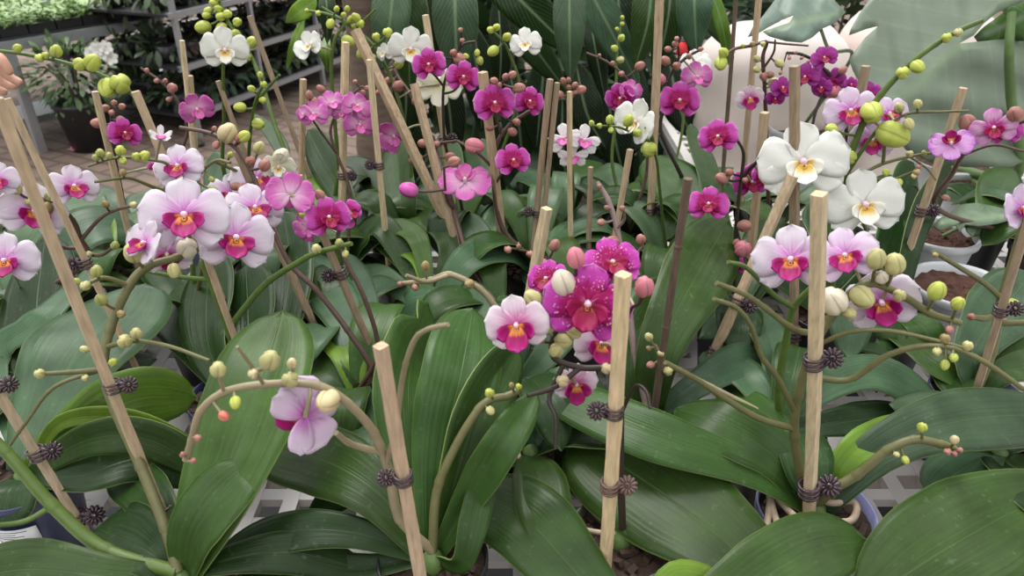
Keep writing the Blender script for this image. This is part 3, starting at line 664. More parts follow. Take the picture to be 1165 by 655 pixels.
# ---- flower stalks with buds and blooms
stalk('A', [(188, 600), (160, 530), (131, 465), (118, 420), (125, 375), (147, 325), (168, 303), (200, 293), (225, 282)], 13, 33, 'ol',
      buds=[(152, 303 - 16, 13, 'k'), (198, 308, 9, 'k'), (213, 282, 14, 'w'), (138, 357, 6, 'o'), (115, 341, 8, 'g'), (97, 325, 7, 'k'), (87, 320, 5, 'g'), (110, 308, 8, 'g'), (142, 388, 10, 'k'), (155, 379, 8, 'k'), (45, 425, 7, 'k'), (96, 397, 5, 'k'), (129, 412, 6, 'y'), (97, 430, 5, 'k')],
      branches=[(6, (147, 325), (120, 316), (100, 322)), (7, (118, 420), (85, 423), (50, 425)), (6, (122, 395), (150, 388), (190, 393), (238, 410)), (5, (85, 423), (62, 440), (30, 480), (5, 515))],
      flowers=[(210, 247, 50, 'blush', dict(face=(-.1, .15), roll=4)), (165, 278, 30, 'blush', dict(face=(-.9, .3), roll=-20, openness=.25)), (190, 290, 30, 'blush', dict(face=(.1, -.3), dy=-.01, roll=10))])
stalk('A', [(120, 625), (60, 575), (5, 512), (-45, 465)], 17, 24, 'gr', branches=[(7, (60, 575), (30, 592), (0, 597), (-30, 597))])
stalk('G', [(277, 425), (262, 380), (246, 335), (232, 300), (238, 285)], 11, 30, 'gr',
      branches=[(8, (262, 372), (300, 325), (340, 298), (362, 287), (400, 277)), (6, (240, 320), (205, 315), (165, 308))],
      buds=[(360, 283, 7, 'k'), (386, 276, 6, 'g'), (393, 289, 5, 'g'), (240, 275, 7, 'w')],
      flowers=[(268, 272, 44, 'blush', dict(face=(.15, .05), roll=-4)), (290, 238, 34, 'blush', dict(face=(.2, .3), dy=-.03, roll=12))])
stalk('B', [(455, 590), (442, 535), (425, 492), (395, 458), (360, 438), (300, 437), (255, 446), (228, 468), (218, 500), (211, 523)], 12, 25, 'ta',
      buds=[(307, 410, 14, 'k'), (248, 420, 11, 'k'), (288, 425, 7, 'c'), (332, 413, 7, 'c'), (330, 432, 12, 'k'), (373, 456, 16, 'c'), (268, 458, 8, 'y'), (255, 473, 7, 'r'), (225, 498, 6, 'p'), (220, 524, 5, 'p'), (208, 517, 5, 'p')],
      branches=[(8, (440, 530), (450, 490), (458, 430), (470, 390), (485, 375), (510, 369)), (5, (300, 437), (292, 425), (278, 405), (270, 394)), (9, (430, 515), (400, 505), (382, 492))],
      flowers=[(346, 473, 47, 'lilacblush', dict(face=(-.55, .25), roll=62, back=True, dy=.004, openness=.1))])
stalk('B', [(500, 548), (545, 465), (578, 450), (592, 443)], 12, 24, 'ol', buds=[(557, 447, 7, 'y'), (558, 467, 6, 'k'), (590, 440, 5, 'y'), (582, 438, 4, 'o')])
stalk('L', [(706, 520), (706, 440), (700, 420), (660, 418), (632, 408), (628, 390), (640, 362), (655, 350)], 9, 33, 'dk',
      buds=[(641, 322, 17, 'w'), (606, 339, 12, 'k'), (626, 371, 8, 'k'), (663, 367, 12, 'k'), (653, 378, 9, 'k'), (641, 388, 11, 'k'), (633, 398, 10, 'k'), (690, 419, 8, 'c'), (640, 433, 9, 'c'), (655, 293, 13, 'm'), (733, 326, 14, 'm'), (616, 387, 5, 'p')],
      branches=[(7, (660, 418), (632, 440), (600, 450)), (5, (706, 470), (722, 440), (735, 445), (740, 465)), (5, (706, 400), (715, 358), (727, 345)), (6, (640, 425), (625, 452), (632, 475), (632, 510))],
      flowers=[(668, 348, 53, 'spotted', dict(face=(.05, -.05), roll=-12)), (697, 300, 34, 'spotted', dict(face=(.2, .3), dy=-.05, roll=15)), (622, 318, 26, 'spotted', dict(face=(-.5, .2), dy=-.04)),
               (588, 371, 38, 'edged', dict(face=(-.15, -.2), roll=8)), (683, 392, 32, 'edged', dict(face=(.35, -.1), dy=-.035, roll=-10)), (655, 437, 27, 'edged', dict(face=(.3, -.6), dy=-.04))])
stalk('Q', [(655, 325), (640, 305), (618, 292), (600, 286), (574, 281)], 4, 24, 'br', buds=[(578, 284, 6, 'p'), (603, 289, 6, 'p'), (612, 283, 5, 'p'), (631, 279, 9, 'p'), (590, 280, 4, 'p'), (617, 300, 8, 'p')])
stalk('J', [(735, 460), (722, 400), (715, 345), (708, 300), (702, 260), (692, 228), (679, 207)], 9, 34, 'pu', buds=[(697, 275, 10, 'p'), (684, 253, 6, 'p'), (708, 237, 5, 'p'), (729, 272, 8, 'p'), (682, 212, 4, 'p'), (690, 236, 4, 'p'), (733, 327 - 12, 3, 'p')],
      branches=[(4, (703, 262), (710, 250), (710, 240)), (4, (708, 300), (722, 290), (732, 280))])
stalk('E', [(915, 555), (904, 495), (908, 450), (925, 395), (945, 362), (968, 334), (992, 322), (1030, 338), (1058, 356), (1092, 367)], 12, 30, 'ol',
      buds=[(948, 342, 19, 'w'), (981, 338, 15, 'k'), (997, 294, 13, 'k'), (1018, 300, 14, 'k'), (1003, 315, 9, 'w'), (1023, 336, 9, 'k'), (1066, 331, 12, 'y'), (1090, 345, 9, 'y'), (966, 356, 9, 'k'), (1075, 385, 7, 'o'), (1080, 375, 6, 'p'), (1066, 400, 6, 'k'), (1101, 393, 7, 'k'), (1085, 407, 6, 'y'), (1075, 415, 6, 'y')],
      branches=[(8, (930, 430), (965, 432), (1010, 404), (1060, 393), (1110, 406), (1172, 448)), (8, (935, 380), (905, 375), (870, 350), (848, 335), (815, 322)), (8, (904, 490), (862, 475), (820, 450), (790, 430), (757, 412)), (7, (908, 470), (885, 430), (866, 405), (855, 372), (838, 350), (812, 340)), (6, (925, 395), (965, 378), (1010, 376), (1060, 386), (1105, 398))],
      flowers=[(1003, 345, 42, 'blush', dict(face=(.15, -.3), roll=14, openness=.1, dy=-.014)), (962, 292, 37, 'lilacblush', dict(face=(-.1, .15), roll=14, dy=-.005))])
stalk('E', [(948, 556), (975, 540), (1010, 512), (1040, 500), (1070, 505), (1086, 510)], 13, 18, 'ol', buds=[(1049, 486, 7, 'y'), (1086, 500, 6, 'c'), (1078, 514, 6, 'p'), (1086, 516, 5, 'p'), (1092, 512, 5, 'p'), (1030, 523, 5, 'y'), (1020, 517, 4, 'k')])
stalk('P', [(886, 440), (894, 390), (903, 350), (925, 325), (930, 310)], 10, 32, 'gr', branches=[(7, (903, 350), (880, 335), (850, 305), (828, 298))], buds=[(755, 397, 6, 'k')][:0],
      flowers=[(900, 297, 45, 'blush', dict(face=(-.12, .05), roll=2))])
stalk('P', [(868, 470), (810, 440), (775, 422), (756, 412), (745, 393)], 7, 20, 'ta', buds=[(738, 383, 6, 'k'), (752, 402, 5, 'k'), (740, 415, 6, 'p'), (760, 422, 7, 'k'), (738, 396, 4, 'o')])
stalk('RR', [(1128, 400), (1140, 340), (1160, 270), (1175, 215)], 12, 34, 'ol', buds=[(1152, 346, 8, 'y'), (1064, 290, 4, 'o'), (1105, 360, 6, 'p'), (1140, 362, 6, 'o'), (1152, 352, 4, 'k')],
      branches=[(7, (1145, 345), (1120, 322), (1090, 303), (1062, 286)), (8, (1140, 368), (1180, 366), (1175, 362)), (8, (1140, 362), (1120, 362), (1104, 360)), (6, (1130, 420), (1105, 470), (1085, 520))],
      flowers=[(1163, 238, 30, 'lilacblush', dict(face=(.7, .1), roll=10, openness=.3))])
stalk('M', [(425, 425), (395, 375), (360, 330), (330, 300), (308, 255), (290, 205), (270, 170), (240, 152), (205, 145)], 7, 38, 'br',
      buds=[(285, 183, 8, 'p'), (301, 188, 9, 'p'), (272, 157, 6, 'p'), (259, 151, 13, 'c'), (246, 165, 6, 'p'), (244, 146, 4, 'p'), (278, 155, 8, 'y'), (279, 215, 10, 'p'), (268, 212, 7, 'p')])
stalk('M', [(430, 400), (415, 340), (390, 290), (385, 265), (400, 250)], 6, 31, 'br', buds=[(364, 222, 8, 'p'), (345, 245, 5, 'y')],
      flowers=[(374, 248, 27, 'magenta', dict(face=(.25, .1), roll=10)), (330, 222, 28, 'pink', dict(face=(0, -.2), roll=5, back=True)), (352, 258, 22, 'pink', dict(face=(-.5, -.4), roll=30, dy=-.03)), (398, 243, 18, 'magenta', dict(face=(.5, .3), roll=50, dy=-.01))])
stalk('O', [(585, 395), (565, 352), (545, 328), (512, 312), (490, 318), (455, 323)], 9, 22, 'ta', buds=[(484, 302, 6, 'o'), (534, 323, 7, 'o'), (472, 327, 5, 'p'), (455, 323, 5, 'p')], branches=[(6, (512, 312), (485, 320), (462, 313))])
stalk('U', [(95, 300), (90, 270), (82, 250), (60, 230), (30, 225)], 8, 32, 'br', buds=[(58, 222, 8, 'g'), (52, 238, 9, 'o'), (33, 230, 5, 'g'), (120, 232, 5, 'o'), (152, 233, 5, 'k'), (131, 279, 6, 'g'), (100, 290, 6, 'k'), (17, 213, 9, 'k'), (9, 250, 7, 'k')],
      branches=[(5, (92, 272), (112, 250), (128, 240), (150, 234)), (5, (92, 285), (75, 282), (60, 276)), (5, (96, 290), (115, 290), (128, 282))],
      flowers=[(84, 213, 28, 'blush', dict(face=(.3, .2), roll=8)), (38, 242, 36, 'blush', dict(face=(.2, .1), roll=-8, dy=.01)), (6, 298, 36, 'blush', dict(face=(-.3, .1), roll=8, dy=.08)), (-4, 205, 24, 'blush', dict(face=(0, .1)))])
stalk('T1', [(215, 250), (202, 215), (178, 155), (158, 115), (125, 90), (80, 73), (30, 62), (-15, 56)], 6, 46, 'gr',
      buds=[(20, 55, 6, 'y'), (45, 66, 6, 'y'), (64, 58, 8, 'y'), (91, 73, 9, 'y'), (105, 71, 11, 'y'), (137, 95, 14, 'y'), (122, 100, 12, 'y'), (52, 63, 5, 'y')])
stalk('T1', [(232, 280), (215, 245), (197, 222), (175, 213), (150, 203), (135, 203), (108, 207)], 5, 37, 'ol', buds=[(114, 174, 6, 'g'), (137, 171, 7, 'y'), (140, 183, 5, 'y'), (109, 179, 5, 'g'), (155, 178, 6, 'y'), (165, 177, 7, 'y'), (124, 177, 5, 'g'), (140, 196, 5, 'o'), (242, 216, 6, 'g'), (241, 204, 4, 'g')],
      branches=[(4, (197, 222), (193, 190), (173, 182), (135, 179), (100, 189)), (5, (220, 222), (225, 200), (245, 183), (262, 185))], flowers=[(203, 190, 29, 'blush', dict(face=(-.35, .2), roll=10, dy=.0)), (183, 156, 12, 'star', dict(face=(0, .6), openness=.8))])
stalk('T2', [(146, 260), (138, 215), (131, 180), (128, 150), (127, 130), (126, 112)], 4, 36, 'dk', buds=[(120, 123, 6, 'p'), (127, 128, 5, 'p'), (130, 117, 5, 'p'), (139, 121, 5, 'p'), (137, 136, 6, 'p'), (111, 140, 8, 'p')],
      flowers=[(142, 152, 19, 'magenta', dict(face=(.3, .2), roll=5)), (174, 190, 6, 'magenta', dict())])
stalk('T2', [(205, 175), (212, 140), (200, 112), (182, 92), (160, 77)], 4, 41, 'br', buds=[(167, 80, 4, 'p'), (178, 92, 4, 'p'), (188, 92, 4, 'p'), (196, 100, 8, 'p'), (192, 113, 4, 'p')], flowers=[(224, 124, 20, 'pink', dict(face=(.3, -.5), roll=30, openness=.2))])
stalk('T21', [(312, 260), (300, 235), (296, 210), (270, 195), (245, 184)], 6, 33, 'ol', buds=[(320, 178, 11, 'w'), (295, 168, 8, 'k'), (262, 176, 4, 'y')],
      flowers=[(292, 205, 30, 'blush', dict(face=(.1, .2), roll=15)), (262, 222, 27, 'blush', dict(face=(-.2, .1), roll=-5)), (316, 190, 20, 'cream', dict(face=(.2, -.5), openness=.3))])
stalk('T3', [(330, 205), (312, 140), (292, 78), (275, 47), (258, 22), (248, -6)], 6, 45, 'gr', buds=[(237, 12, 5, 'y'), (243, 3, 5, 'y'), (246, -2, 5, 'y'), (235, 17, 5, 'y'), (248, 10, 5, 'y'), (251, 19, 6, 'y'), (259, 16, 6, 'y'), (270, 25, 6, 'y'), (231, 31, 9, 'y'), (252, 32, 7, 'y'), (268, 39, 7, 'y'), (287, 48, 8, 'y'), (281, 65, 6, 'y')])
stalk('T3', [(256, 200), (255, 140), (254, 100), (254, 62)], 5, 42, 'gr', flowers=[(256, 57, 27, 'white', dict(face=(.0, -.3), roll=6, dy=.02))])
stalk('T3', [(283, 215), (284, 160), (290, 118), (300, 95)], 5, 40, 'gr', buds=[(273, 122, 7, 'y'), (294, 141, 8, 'y'), (299, 114, 5, 'y'), (286, 101, 5, 'y'), (300, 96, 5, 'y'), (296, 85, 4, 'y')], branches=[(4, (290, 118), (305, 100), (318, 85))])
stalk('T4', [(384, 200), (381, 140), (377, 80), (381, 45), (392, 26), (372, 16), (348, 12)], 5, 46, 'gr', buds=[(376, 27, 6, 'y'), (396, 47, 8, 'y'), (383, 10, 4, 'y'), (391, 17, 4, 'y'), (349, 12, 3, 'y'), (362, 15, 4, 'y')],
      flowers=[(352, 53, 19, 'white', dict(face=(-.6, .3), roll=20, openness=.3))])
stalk('T5', [(468, 200), (455, 120), (440, 78), (425, 52), (405, 34), (385, 20), (366, 8)], 5, 46, 'gr', buds=[(405, 20, 6, 'y'), (410, 27, 6, 'y'), (428, 42, 6, 'y'), (441, 37, 7, 'y'), (413, 60, 8, 'y'), (422, 66, 6, 'y'), (454, 73, 6, 'y'), (403, 30, 4, 'y'), (395, 10, 4, 'y'), (399, 22, 5, 'y')],
      branches=[(3, (405, 34), (415, 22), (428, 10)), (3, (425, 52), (436, 45), (441, 38)), (3, (440, 78), (432, 62), (428, 45))], flowers=[(467, 56, 26, 'white', dict(face=(.1, -.3), roll=0)), (500, 96, 27, 'cream', dict(face=(.1, -.2), roll=180, back=True, dy=.0)), (437, 60, 12, 'white', dict(face=(-.8, 0)))])
stalk('T6', [(520, 210), (507, 165), (504, 112), (508, 85), (518, 62), (528, 50), (541, 47)], 4, 42, 'dk', buds=[(501, 62, 5, 'p'), (516, 60, 6, 'p'), (524, 34, 4, 'p'), (526, 46, 4, 'p'), (523, 67, 9, 'p'), (543, 60, 4, 'y'), (546, 69, 5, 'y'), (530, 64, 4, 'y')],
      branches=[(3, (504, 100), (495, 86), (490, 82)), (3, (505, 105), (515, 104), (522, 98)), (3, (522, 56), (525, 45), (524, 33))], flowers=[(488, 74, 20, 'magenta', dict(face=(-.1, .1), roll=10)), (527, 88, 20, 'magenta', dict(face=(.1, .1), roll=-6))])
stalk('T6', [(560, 200), (590, 110), (580, 62), (570, 45), (560, 35)], 4, 44, 'gr', buds=[(558, 34, 5, 'y'), (565, 31, 5, 'y'), (577, 42, 6, 'y'), (561, 58, 7, 'y')], flowers=[(598, 50, 19, 'white', dict(face=(-.2, .1), roll=5))])
stalk('T8', [(535, 300), (510, 215), (490, 155), (470, 112), (450, 82), (446, 48)], 6, 40, 'br', buds=[(442, 81, 5, 'p'), (443, 92, 7, 'p'), (453, 98, 9, 'p'), (449, 68, 4, 'p'), (474, 115, 8, 'p'), (481, 163, 7, 'p'), (473, 181, 9, 'p'), (497, 164, 6, 'p'), (512, 178, 7, 'p'), (517, 184, 9, 'p'), (540, 166, 11, 'm'), (465, 216, 11, 'v'), (430, 105, 4, 'p')],
      branches=[(4, (490, 160), (505, 162), (520, 160)), (4, (520, 240), (508, 225), (505, 190))],
      flowers=[(450, 155, 22, 'pink', dict(face=(-.5, -.5), roll=30, openness=.4)), (529, 205, 31, 'pink', dict(face=(.0, .75), roll=180, openness=.1))])
stalk('T7', [(398, 220), (385, 180), (376, 150), (385, 125), (400, 108), (412, 98)], 4, 37, 'br', buds=[(365, 101, 6, 'p'), (352, 108, 6, 'p'), (358, 116, 6, 'p'), (418, 100, 4, 'p'), (404, 93, 4, 'p'), (413, 105, 4, 'p')],
      branches=[(3, (385, 175), (365, 150), (355, 135)), (3, (400, 130), (418, 118), (404, 92))],
      flowers=[(357, 130, 17, 'pink', dict(face=(-.3, .1))), (378, 118, 17, 'pink', dict(face=(.1, .3), roll=20)), (406, 121, 18, 'pink', dict(face=(.2, .2), roll=-20)), (409, 142, 19, 'pink', dict(face=(.3, -.2), roll=10)), (345, 130, 10, 'pink', dict(face=(-.6, 0))), (388, 128, 12, 'pink', dict(face=(0, 0)))])
stalk('T9', [(572, 260), (562, 205), (565, 165), (580, 142), (600, 128), (620, 118)], 6, 35, 'br', buds=[(562, 92, 6, 'p'), (575, 87, 5, 'p'), (583, 85, 6, 'p'), (591, 100, 8, 'p'), (575, 132, 4, 'p'), (557, 145, 6, 'p'), (583, 150, 7, 'p'), (588, 139, 6, 'p'), (568, 97, 5, 'p')], branches=[(3, (565, 150), (562, 120), (570, 95)), (4, (562, 190), (548, 178), (540, 172)), (3, (570, 215), (572, 195), (580, 190))],
      flowers=[(563, 118, 25, 'magenta', dict(face=(.1, .1), roll=5)), (602, 116, 19, 'magenta', dict(face=(.4, .1), roll=-8)), (584, 183, 21, 'magenta', dict(face=(.2, .2), roll=8))])
stalk('T10', [(652, 230), (650, 180), (648, 130), (646, 105)], 4, 35, 'ol', buds=[(641, 92, 5, 'p'), (647, 91, 4, 'p'), (654, 97, 5, 'p'), (661, 102, 7, 'p'), (636, 108, 7, 'p'), (650, 108, 5, 'p'), (647, 99, 4, 'p'), (655, 105, 4, 'p')],
      flowers=[(642, 158, 20, 'star', dict(face=(-.3, .2), roll=10)), (664, 160, 21, 'star', dict(face=(.3, .1), roll=-10)), (652, 178, 18, 'star', dict(face=(.0, -.2), roll=0, dy=.035))])
stalk('T11', [(735, 200), (735, 150), (727, 115), (712, 88), (690, 70), (667, 60)], 4, 39, 'br', buds=[(682, 63, 3, 'p'), (707, 84, 5, 'p'), (728, 75, 7, 'p'), (712, 97, 6, 'p'), (697, 72, 4, 'p')], flowers=[(706, 112, 19, 'magenta', dict(face=(-.3, -.3), roll=12)), (718, 104, 14, 'pink', dict(face=(.3, .1)))])
stalk('T11', [(697, 190), (700, 140), (701, 95), (702, 60), (705, 38), (708, 17)], 4, 44, 'gr', buds=[(699, 55, 5, 'y'), (707, 43, 5, 'y'), (702, 33, 3, 'y'), (708, 20, 3, 'y'), (706, 68, 5, 'k'), (708, 27, 3, 'y')])
stalk('T12', [(775, 200), (752, 150), (757, 118), (763, 85), (780, 66), (800, 55)], 5, 40, 'dk', buds=[(760, 56, 5, 'p'), (757, 69, 7, 'p'), (770, 44, 4, 'p'), (770, 75, 7, 'p'), (784, 64, 5, 'p'), (750, 90, 8, 'm'), (768, 50, 5, 'p'), (797, 56, 4, 'p')], branches=[(3, (763, 85), (772, 66), (770, 42)), (3, (752, 150), (740, 170), (735, 195))],
      flowers=[(773, 115, 24, 'magenta', dict(face=(.1, .1), roll=-5)), (793, 88, 19, 'pink', dict(face=(.3, .1), roll=10, dy=.0)), (792, 73, 19, 'white', dict(face=(.3, .3), dy=-.04))])
stalk('T13', [(755, 260), (750, 210), (745, 175), (728, 158), (705, 145), (672, 143)], 4, 36, 'gr', buds=[(694, 136, 6, 'y'), (715, 137, 8, 'y'), (725, 151, 6, 'y'), (738, 170, 11, 'y'), (673, 140, 4, 'y'), (682, 143, 4, 'y'), (695, 148, 4, 'y')], branches=[(4, (745, 175), (742, 155), (734, 145)), (4, (745, 170), (738, 150), (738, 160))],
      flowers=[(723, 140, 29, 'white', dict(face=(-.8, .1), roll=-30, openness=.25, dy=-.01))])
stalk('T14', [(836, 300), (838, 250), (843, 205), (846, 175), (838, 158)], 5, 35, 'dk', buds=[(821, 203, 9, 'p'), (830, 196, 6, 'p'), (847, 257, 10, 'p'), (845, 283, 12, 'm'), (836, 152, 6, 'p'), (848, 205, 5, 'p'), (838, 276, 6, 'p')], branches=[(5, (843, 205), (855, 190), (870, 178), (882, 170)), (3, (838, 260), (846, 290), (850, 305))],
      flowers=[(817, 156, 23, 'magenta', dict(face=(-.1, .1), roll=5)), (806, 233, 24, 'magenta', dict(face=(0, .2), roll=-5)), (855, 207, 22, 'magenta', dict(face=(.3, -.2), roll=10, dy=-.02)), (835, 302, 14, 'magenta', dict(face=(-.4, -.4), dy=-.03)), (868, 200, 14, 'magenta', dict(face=(.5, 0), dy=-.03))])
stalk('T15', [(874, 215), (872, 150), (870, 100), (868, 65), (872, 48), (855, 52), (835, 56), (822, 66)], 5, 41, 'br', buds=[(823, 60, 7, 'y'), (820, 72, 9, 'y'), (868, 50, 4, 'k'), (861, 67, 5, 'k'), (861, 79, 5, 'k'), (887, 72, 6, 'k'), (881, 94, 7, 'k'), (856, 50, 4, 'o'), (876, 85, 6, 'p'), (869, 87, 7, 'p'), (845, 52, 3, 'y')], branches=[(3, (870, 80), (880, 60), (882, 45)), (3, (870, 48), (895, 50), (920, 52))],
      flowers=[(853, 112, 16, 'edged', dict(face=(.2, -.3), roll=10, openness=.2)), (890, 100, 14, 'violet', dict(face=(.4, .1))), (882, 112, 11, 'violet', dict(face=(.1, -.3)))])
stalk('T16', [(965, 210), (962, 140), (950, 95), (930, 72), (912, 62), (895, 60)], 5, 40, 'dk', buds=[(959, 80, 6, 'p'), (947, 104, 10, 'm'), (905, 60, 3, 'p'), (898, 66, 3, 'p'), (912, 66, 3, 'p'), (920, 70, 3, 'p'), (888, 83, 3, 'p')], branches=[(4, (945, 90), (935, 110), (925, 140), (922, 190)), (3, (930, 72), (940, 60), (950, 62))],
      flowers=[(938, 66, 15, 'violet', dict(face=(.1, .2), roll=20)), (916, 88, 17, 'violet', dict(face=(-.2, .1))), (944, 95, 19, 'violet', dict(face=(.1, 0), roll=30, dy=.0)), (968, 96, 9, 'violet', dict(face=(.5, 0))), (988, 107, 15, 'violet', dict(face=(.2, 0))), (935, 100, 12, 'violet', dict(face=(-.3, 0)))])
stalk('T17', [(948, 310), (954, 245), (962, 195), (982, 140), (1002, 108), (1035, 73), (1065, 50), (1090, 35), (1118, 23)], 9, 50, 'gr',
      buds=[(966, 179, 10, 'y'), (1016, 153, 18, 'y'), (992, 128, 15, 'y'), (946, 147, 8, 'y'), (1027, 83, 9, 'y'), (1044, 76, 9, 'y'), (1077, 43, 7, 'y'), (1090, 37, 6, 'k')], branches=[(5, (975, 205), (985, 165), (1000, 145))],
      flowers=[(914, 186, 51, 'white', dict(face=(.1, .0), roll=4, dy=.03)), (984, 234, 44, 'white', dict(face=(.25, -.1), roll=8, dy=.05))])
stalk('T18', [(1000, 300), (975, 230), (975, 205), (1000, 188), (1035, 178), (1070, 172), (1080, 165)], 5, 36, 'ol', buds=[(1023, 122, 7, 'k'), (1044, 118, 6, 'k'), (1034, 141, 7, 'k'), (1035, 175, 5, 'k'), (1008, 196, 5, 'y'), (1022, 208, 6, 'y'), (1043, 196, 5, 'o'), (1045, 190, 4, 'p'), (1040, 200, 4, 'k'), (1051, 174, 4, 'g')],
      branches=[(4, (1005, 190), (1010, 150), (1030, 130), (1075, 127), (1102, 126)), (4, (985, 205), (1010, 205), (1040, 195)), (3, (1035, 178), (1055, 192), (1065, 205))],
      flowers=[(1082, 163, 24, 'lilac', dict(face=(.1, .6), roll=180, openness=.15)), (968, 127, 30, 'lilacblush', dict(face=(.1, .1), roll=10, dy=-.03)), (992, 160, 26, 'lilacblush', dict(face=(.2, -.1), roll=-10, dy=-.03)), (1012, 130, 22, 'lilacblush', dict(face=(.3, .2), roll=20, dy=-.05))])
stalk('T19', [(1070, 240), (1085, 195), (1105, 165), (1130, 152), (1170, 136)], 6, 37, 'br', buds=[(1101, 141, 13, 'p'), (1155, 130, 12, 'p'), (1076, 225, 5, 'p'), (1098, 150, 6, 'p')], branches=[(4, (1100, 180), (1130, 165), (1165, 172))],
      flowers=[(1131, 146, 25, 'striped', dict(face=(.0, .0), roll=5)), (1145, 150, 18, 'magenta', dict(face=(.2, 0), dy=-.01))])

# ---- stakes
stake((-4, 112), (125, 430), 14, 'thick tan stake crossing the whole left side diagonally, nearest of the left stakes', TAN, h=51)
stake((8, 112), (88, 280), 8, 'thin tan stake running beside the thick diagonal stake at the left edge', TAN, h=45)
stake((108, 104), (136, 222), 7, 'tan stake behind the small magenta bloom at the back left', TAN)
stake((154, 104), (200, 215), 9, 'tan leaning stake with the yellow-green bud pair at its top', TAN, h=43)
stake((207, 46), (217, 150), 5, 'thin pale stake standing tallest near the metal bench leg', PALE, h=43)
stake((216, 86), (226, 215), 6, 'tan stake in front of the small pink bloom at the back left', TAN)
stake((248, 92), (277, 175), 5, 'thin stake just below the flat white bloom at the back left', MID)
stake((284, 18), (326, 130), 5, 'thin stake leaning right past the round green buds at the back left', MID, h=44)
stake((345, 90), (344, 195), 6, 'tan stake left of the small pink blooms cluster', TAN)
stake((393, 48), (388, 260), 7, 'pale upright stake topped by a green bud left of the trunk', PALE, h=43)
stake((404, 34), (548, 340), 10, 'long broad stake leaning across the back centre from the bud spray', TAN, h=44, lean=-.12)
stake((420, 68), (437, 245), 6, 'pale thin stake right of the tree trunk', PALE, h=42)
stake((484, 17), (497, 110), 6, 'stake tip standing against the large leaves behind the upper magenta bloom', PALE, h=45)
stake((471, 95), (530, 320), 8, 'leaning stake in the centre just right of the dark stem', TAN, lean=-.08)
stake((549, 82), (577, 330), 9, 'upright stake between the magenta blooms and the drooping pink one', TAN, h=40)
stake((626, 90), (604, 330), 6, 'left of the thin stake pair in the centre', MID, h=40)
stake((634, 94), (612, 330), 5, 'right of the thin stake pair in the centre', MID, h=39.5)
stake((648, 104), (650, 222), 5, 'thin stake behind the white star blooms', PALE)
stake((751, -14), (739, 270), 8, 'tallest upright stake passing in front of the large tree leaves', TAN, h=50)
stake((838, -8), (826, 150), 5, 'dark thin stake in front of the pale sheet, reaching the top edge', DARK, h=49, sq=False)
stake((870, 128), (853, 290), 9, 'tan stake left of the largest white bloom', TAN, h=37)
stake((904, 75), (903, 440), 10, 'stake crossing the front of the largest white bloom', MID, h=45)
stake((865, -20), (858, 60), 6, 'stake behind the lobed leaf at the top right', TAN, h=50)
stake((985, 75), (966, 170), 9, 'brown stake between the pale sheet and the great lobed leaf', MID, h=41)
stake((1096, 100), (1025, 310), 9, 'tan stake leaning behind the single lilac bloom', TAN, h=40)
stake((902, 200), (800, 430), 11, 'tan stake leaning strongly left below the largest white bloom', TAN, h=34, lean=-.05)
stake((783, 203), (752, 420), 10, 'dark brown stake in front of the tall upright broad leaf', DARK, sq=False, h=39.5)
stake((932, 220), (920, 560), 15, 'wide pale stake standing in the lilac pot at the right', PALE, h=44)
stake((622, 237), (603, 340), 11, 'short pale stake above the large spotted magenta bloom', PALE, h=31)
stake((709, 312), (687, 655), 15, 'palest square stake held by wire-like clips in the clear pot', (.66, .50, .30), h=40)
stake((433, 393), (478, 655), 14, 'tan freckled stake in front of the tall upright leaves at bottom centre', (.50, .36, .24), h=37)
stake((270, 172), (360, 375), 9, 'dark tan stake leaning right behind the two big blush blooms', MID, h=36)
stake((340, 200), (432, 415), 8, 'tan stake leaning right below the cluster of small pink blooms', MID, h=36)
stake((235, 295), (284, 430), 7, 'thin tan stake behind the green stem of the navy pot', TAN, h=29)
stake((-6, 440), (95, 600), 11, 'mottled tan stake lying along the thick green stem at the lower left', (.50, .38, .26), h=24)
stake((1172, 245), (1115, 430), 9, 'dark tan stake at the right edge beside bare twigs', MID, h=36)
stake((672, 190), (668, 330), 5, 'thin reddish stake behind the spotted magenta blooms', MID, h=28)
stake((717, 170), (696, 300), 6, 'stake below the white side-on bloom', TAN, h=33)

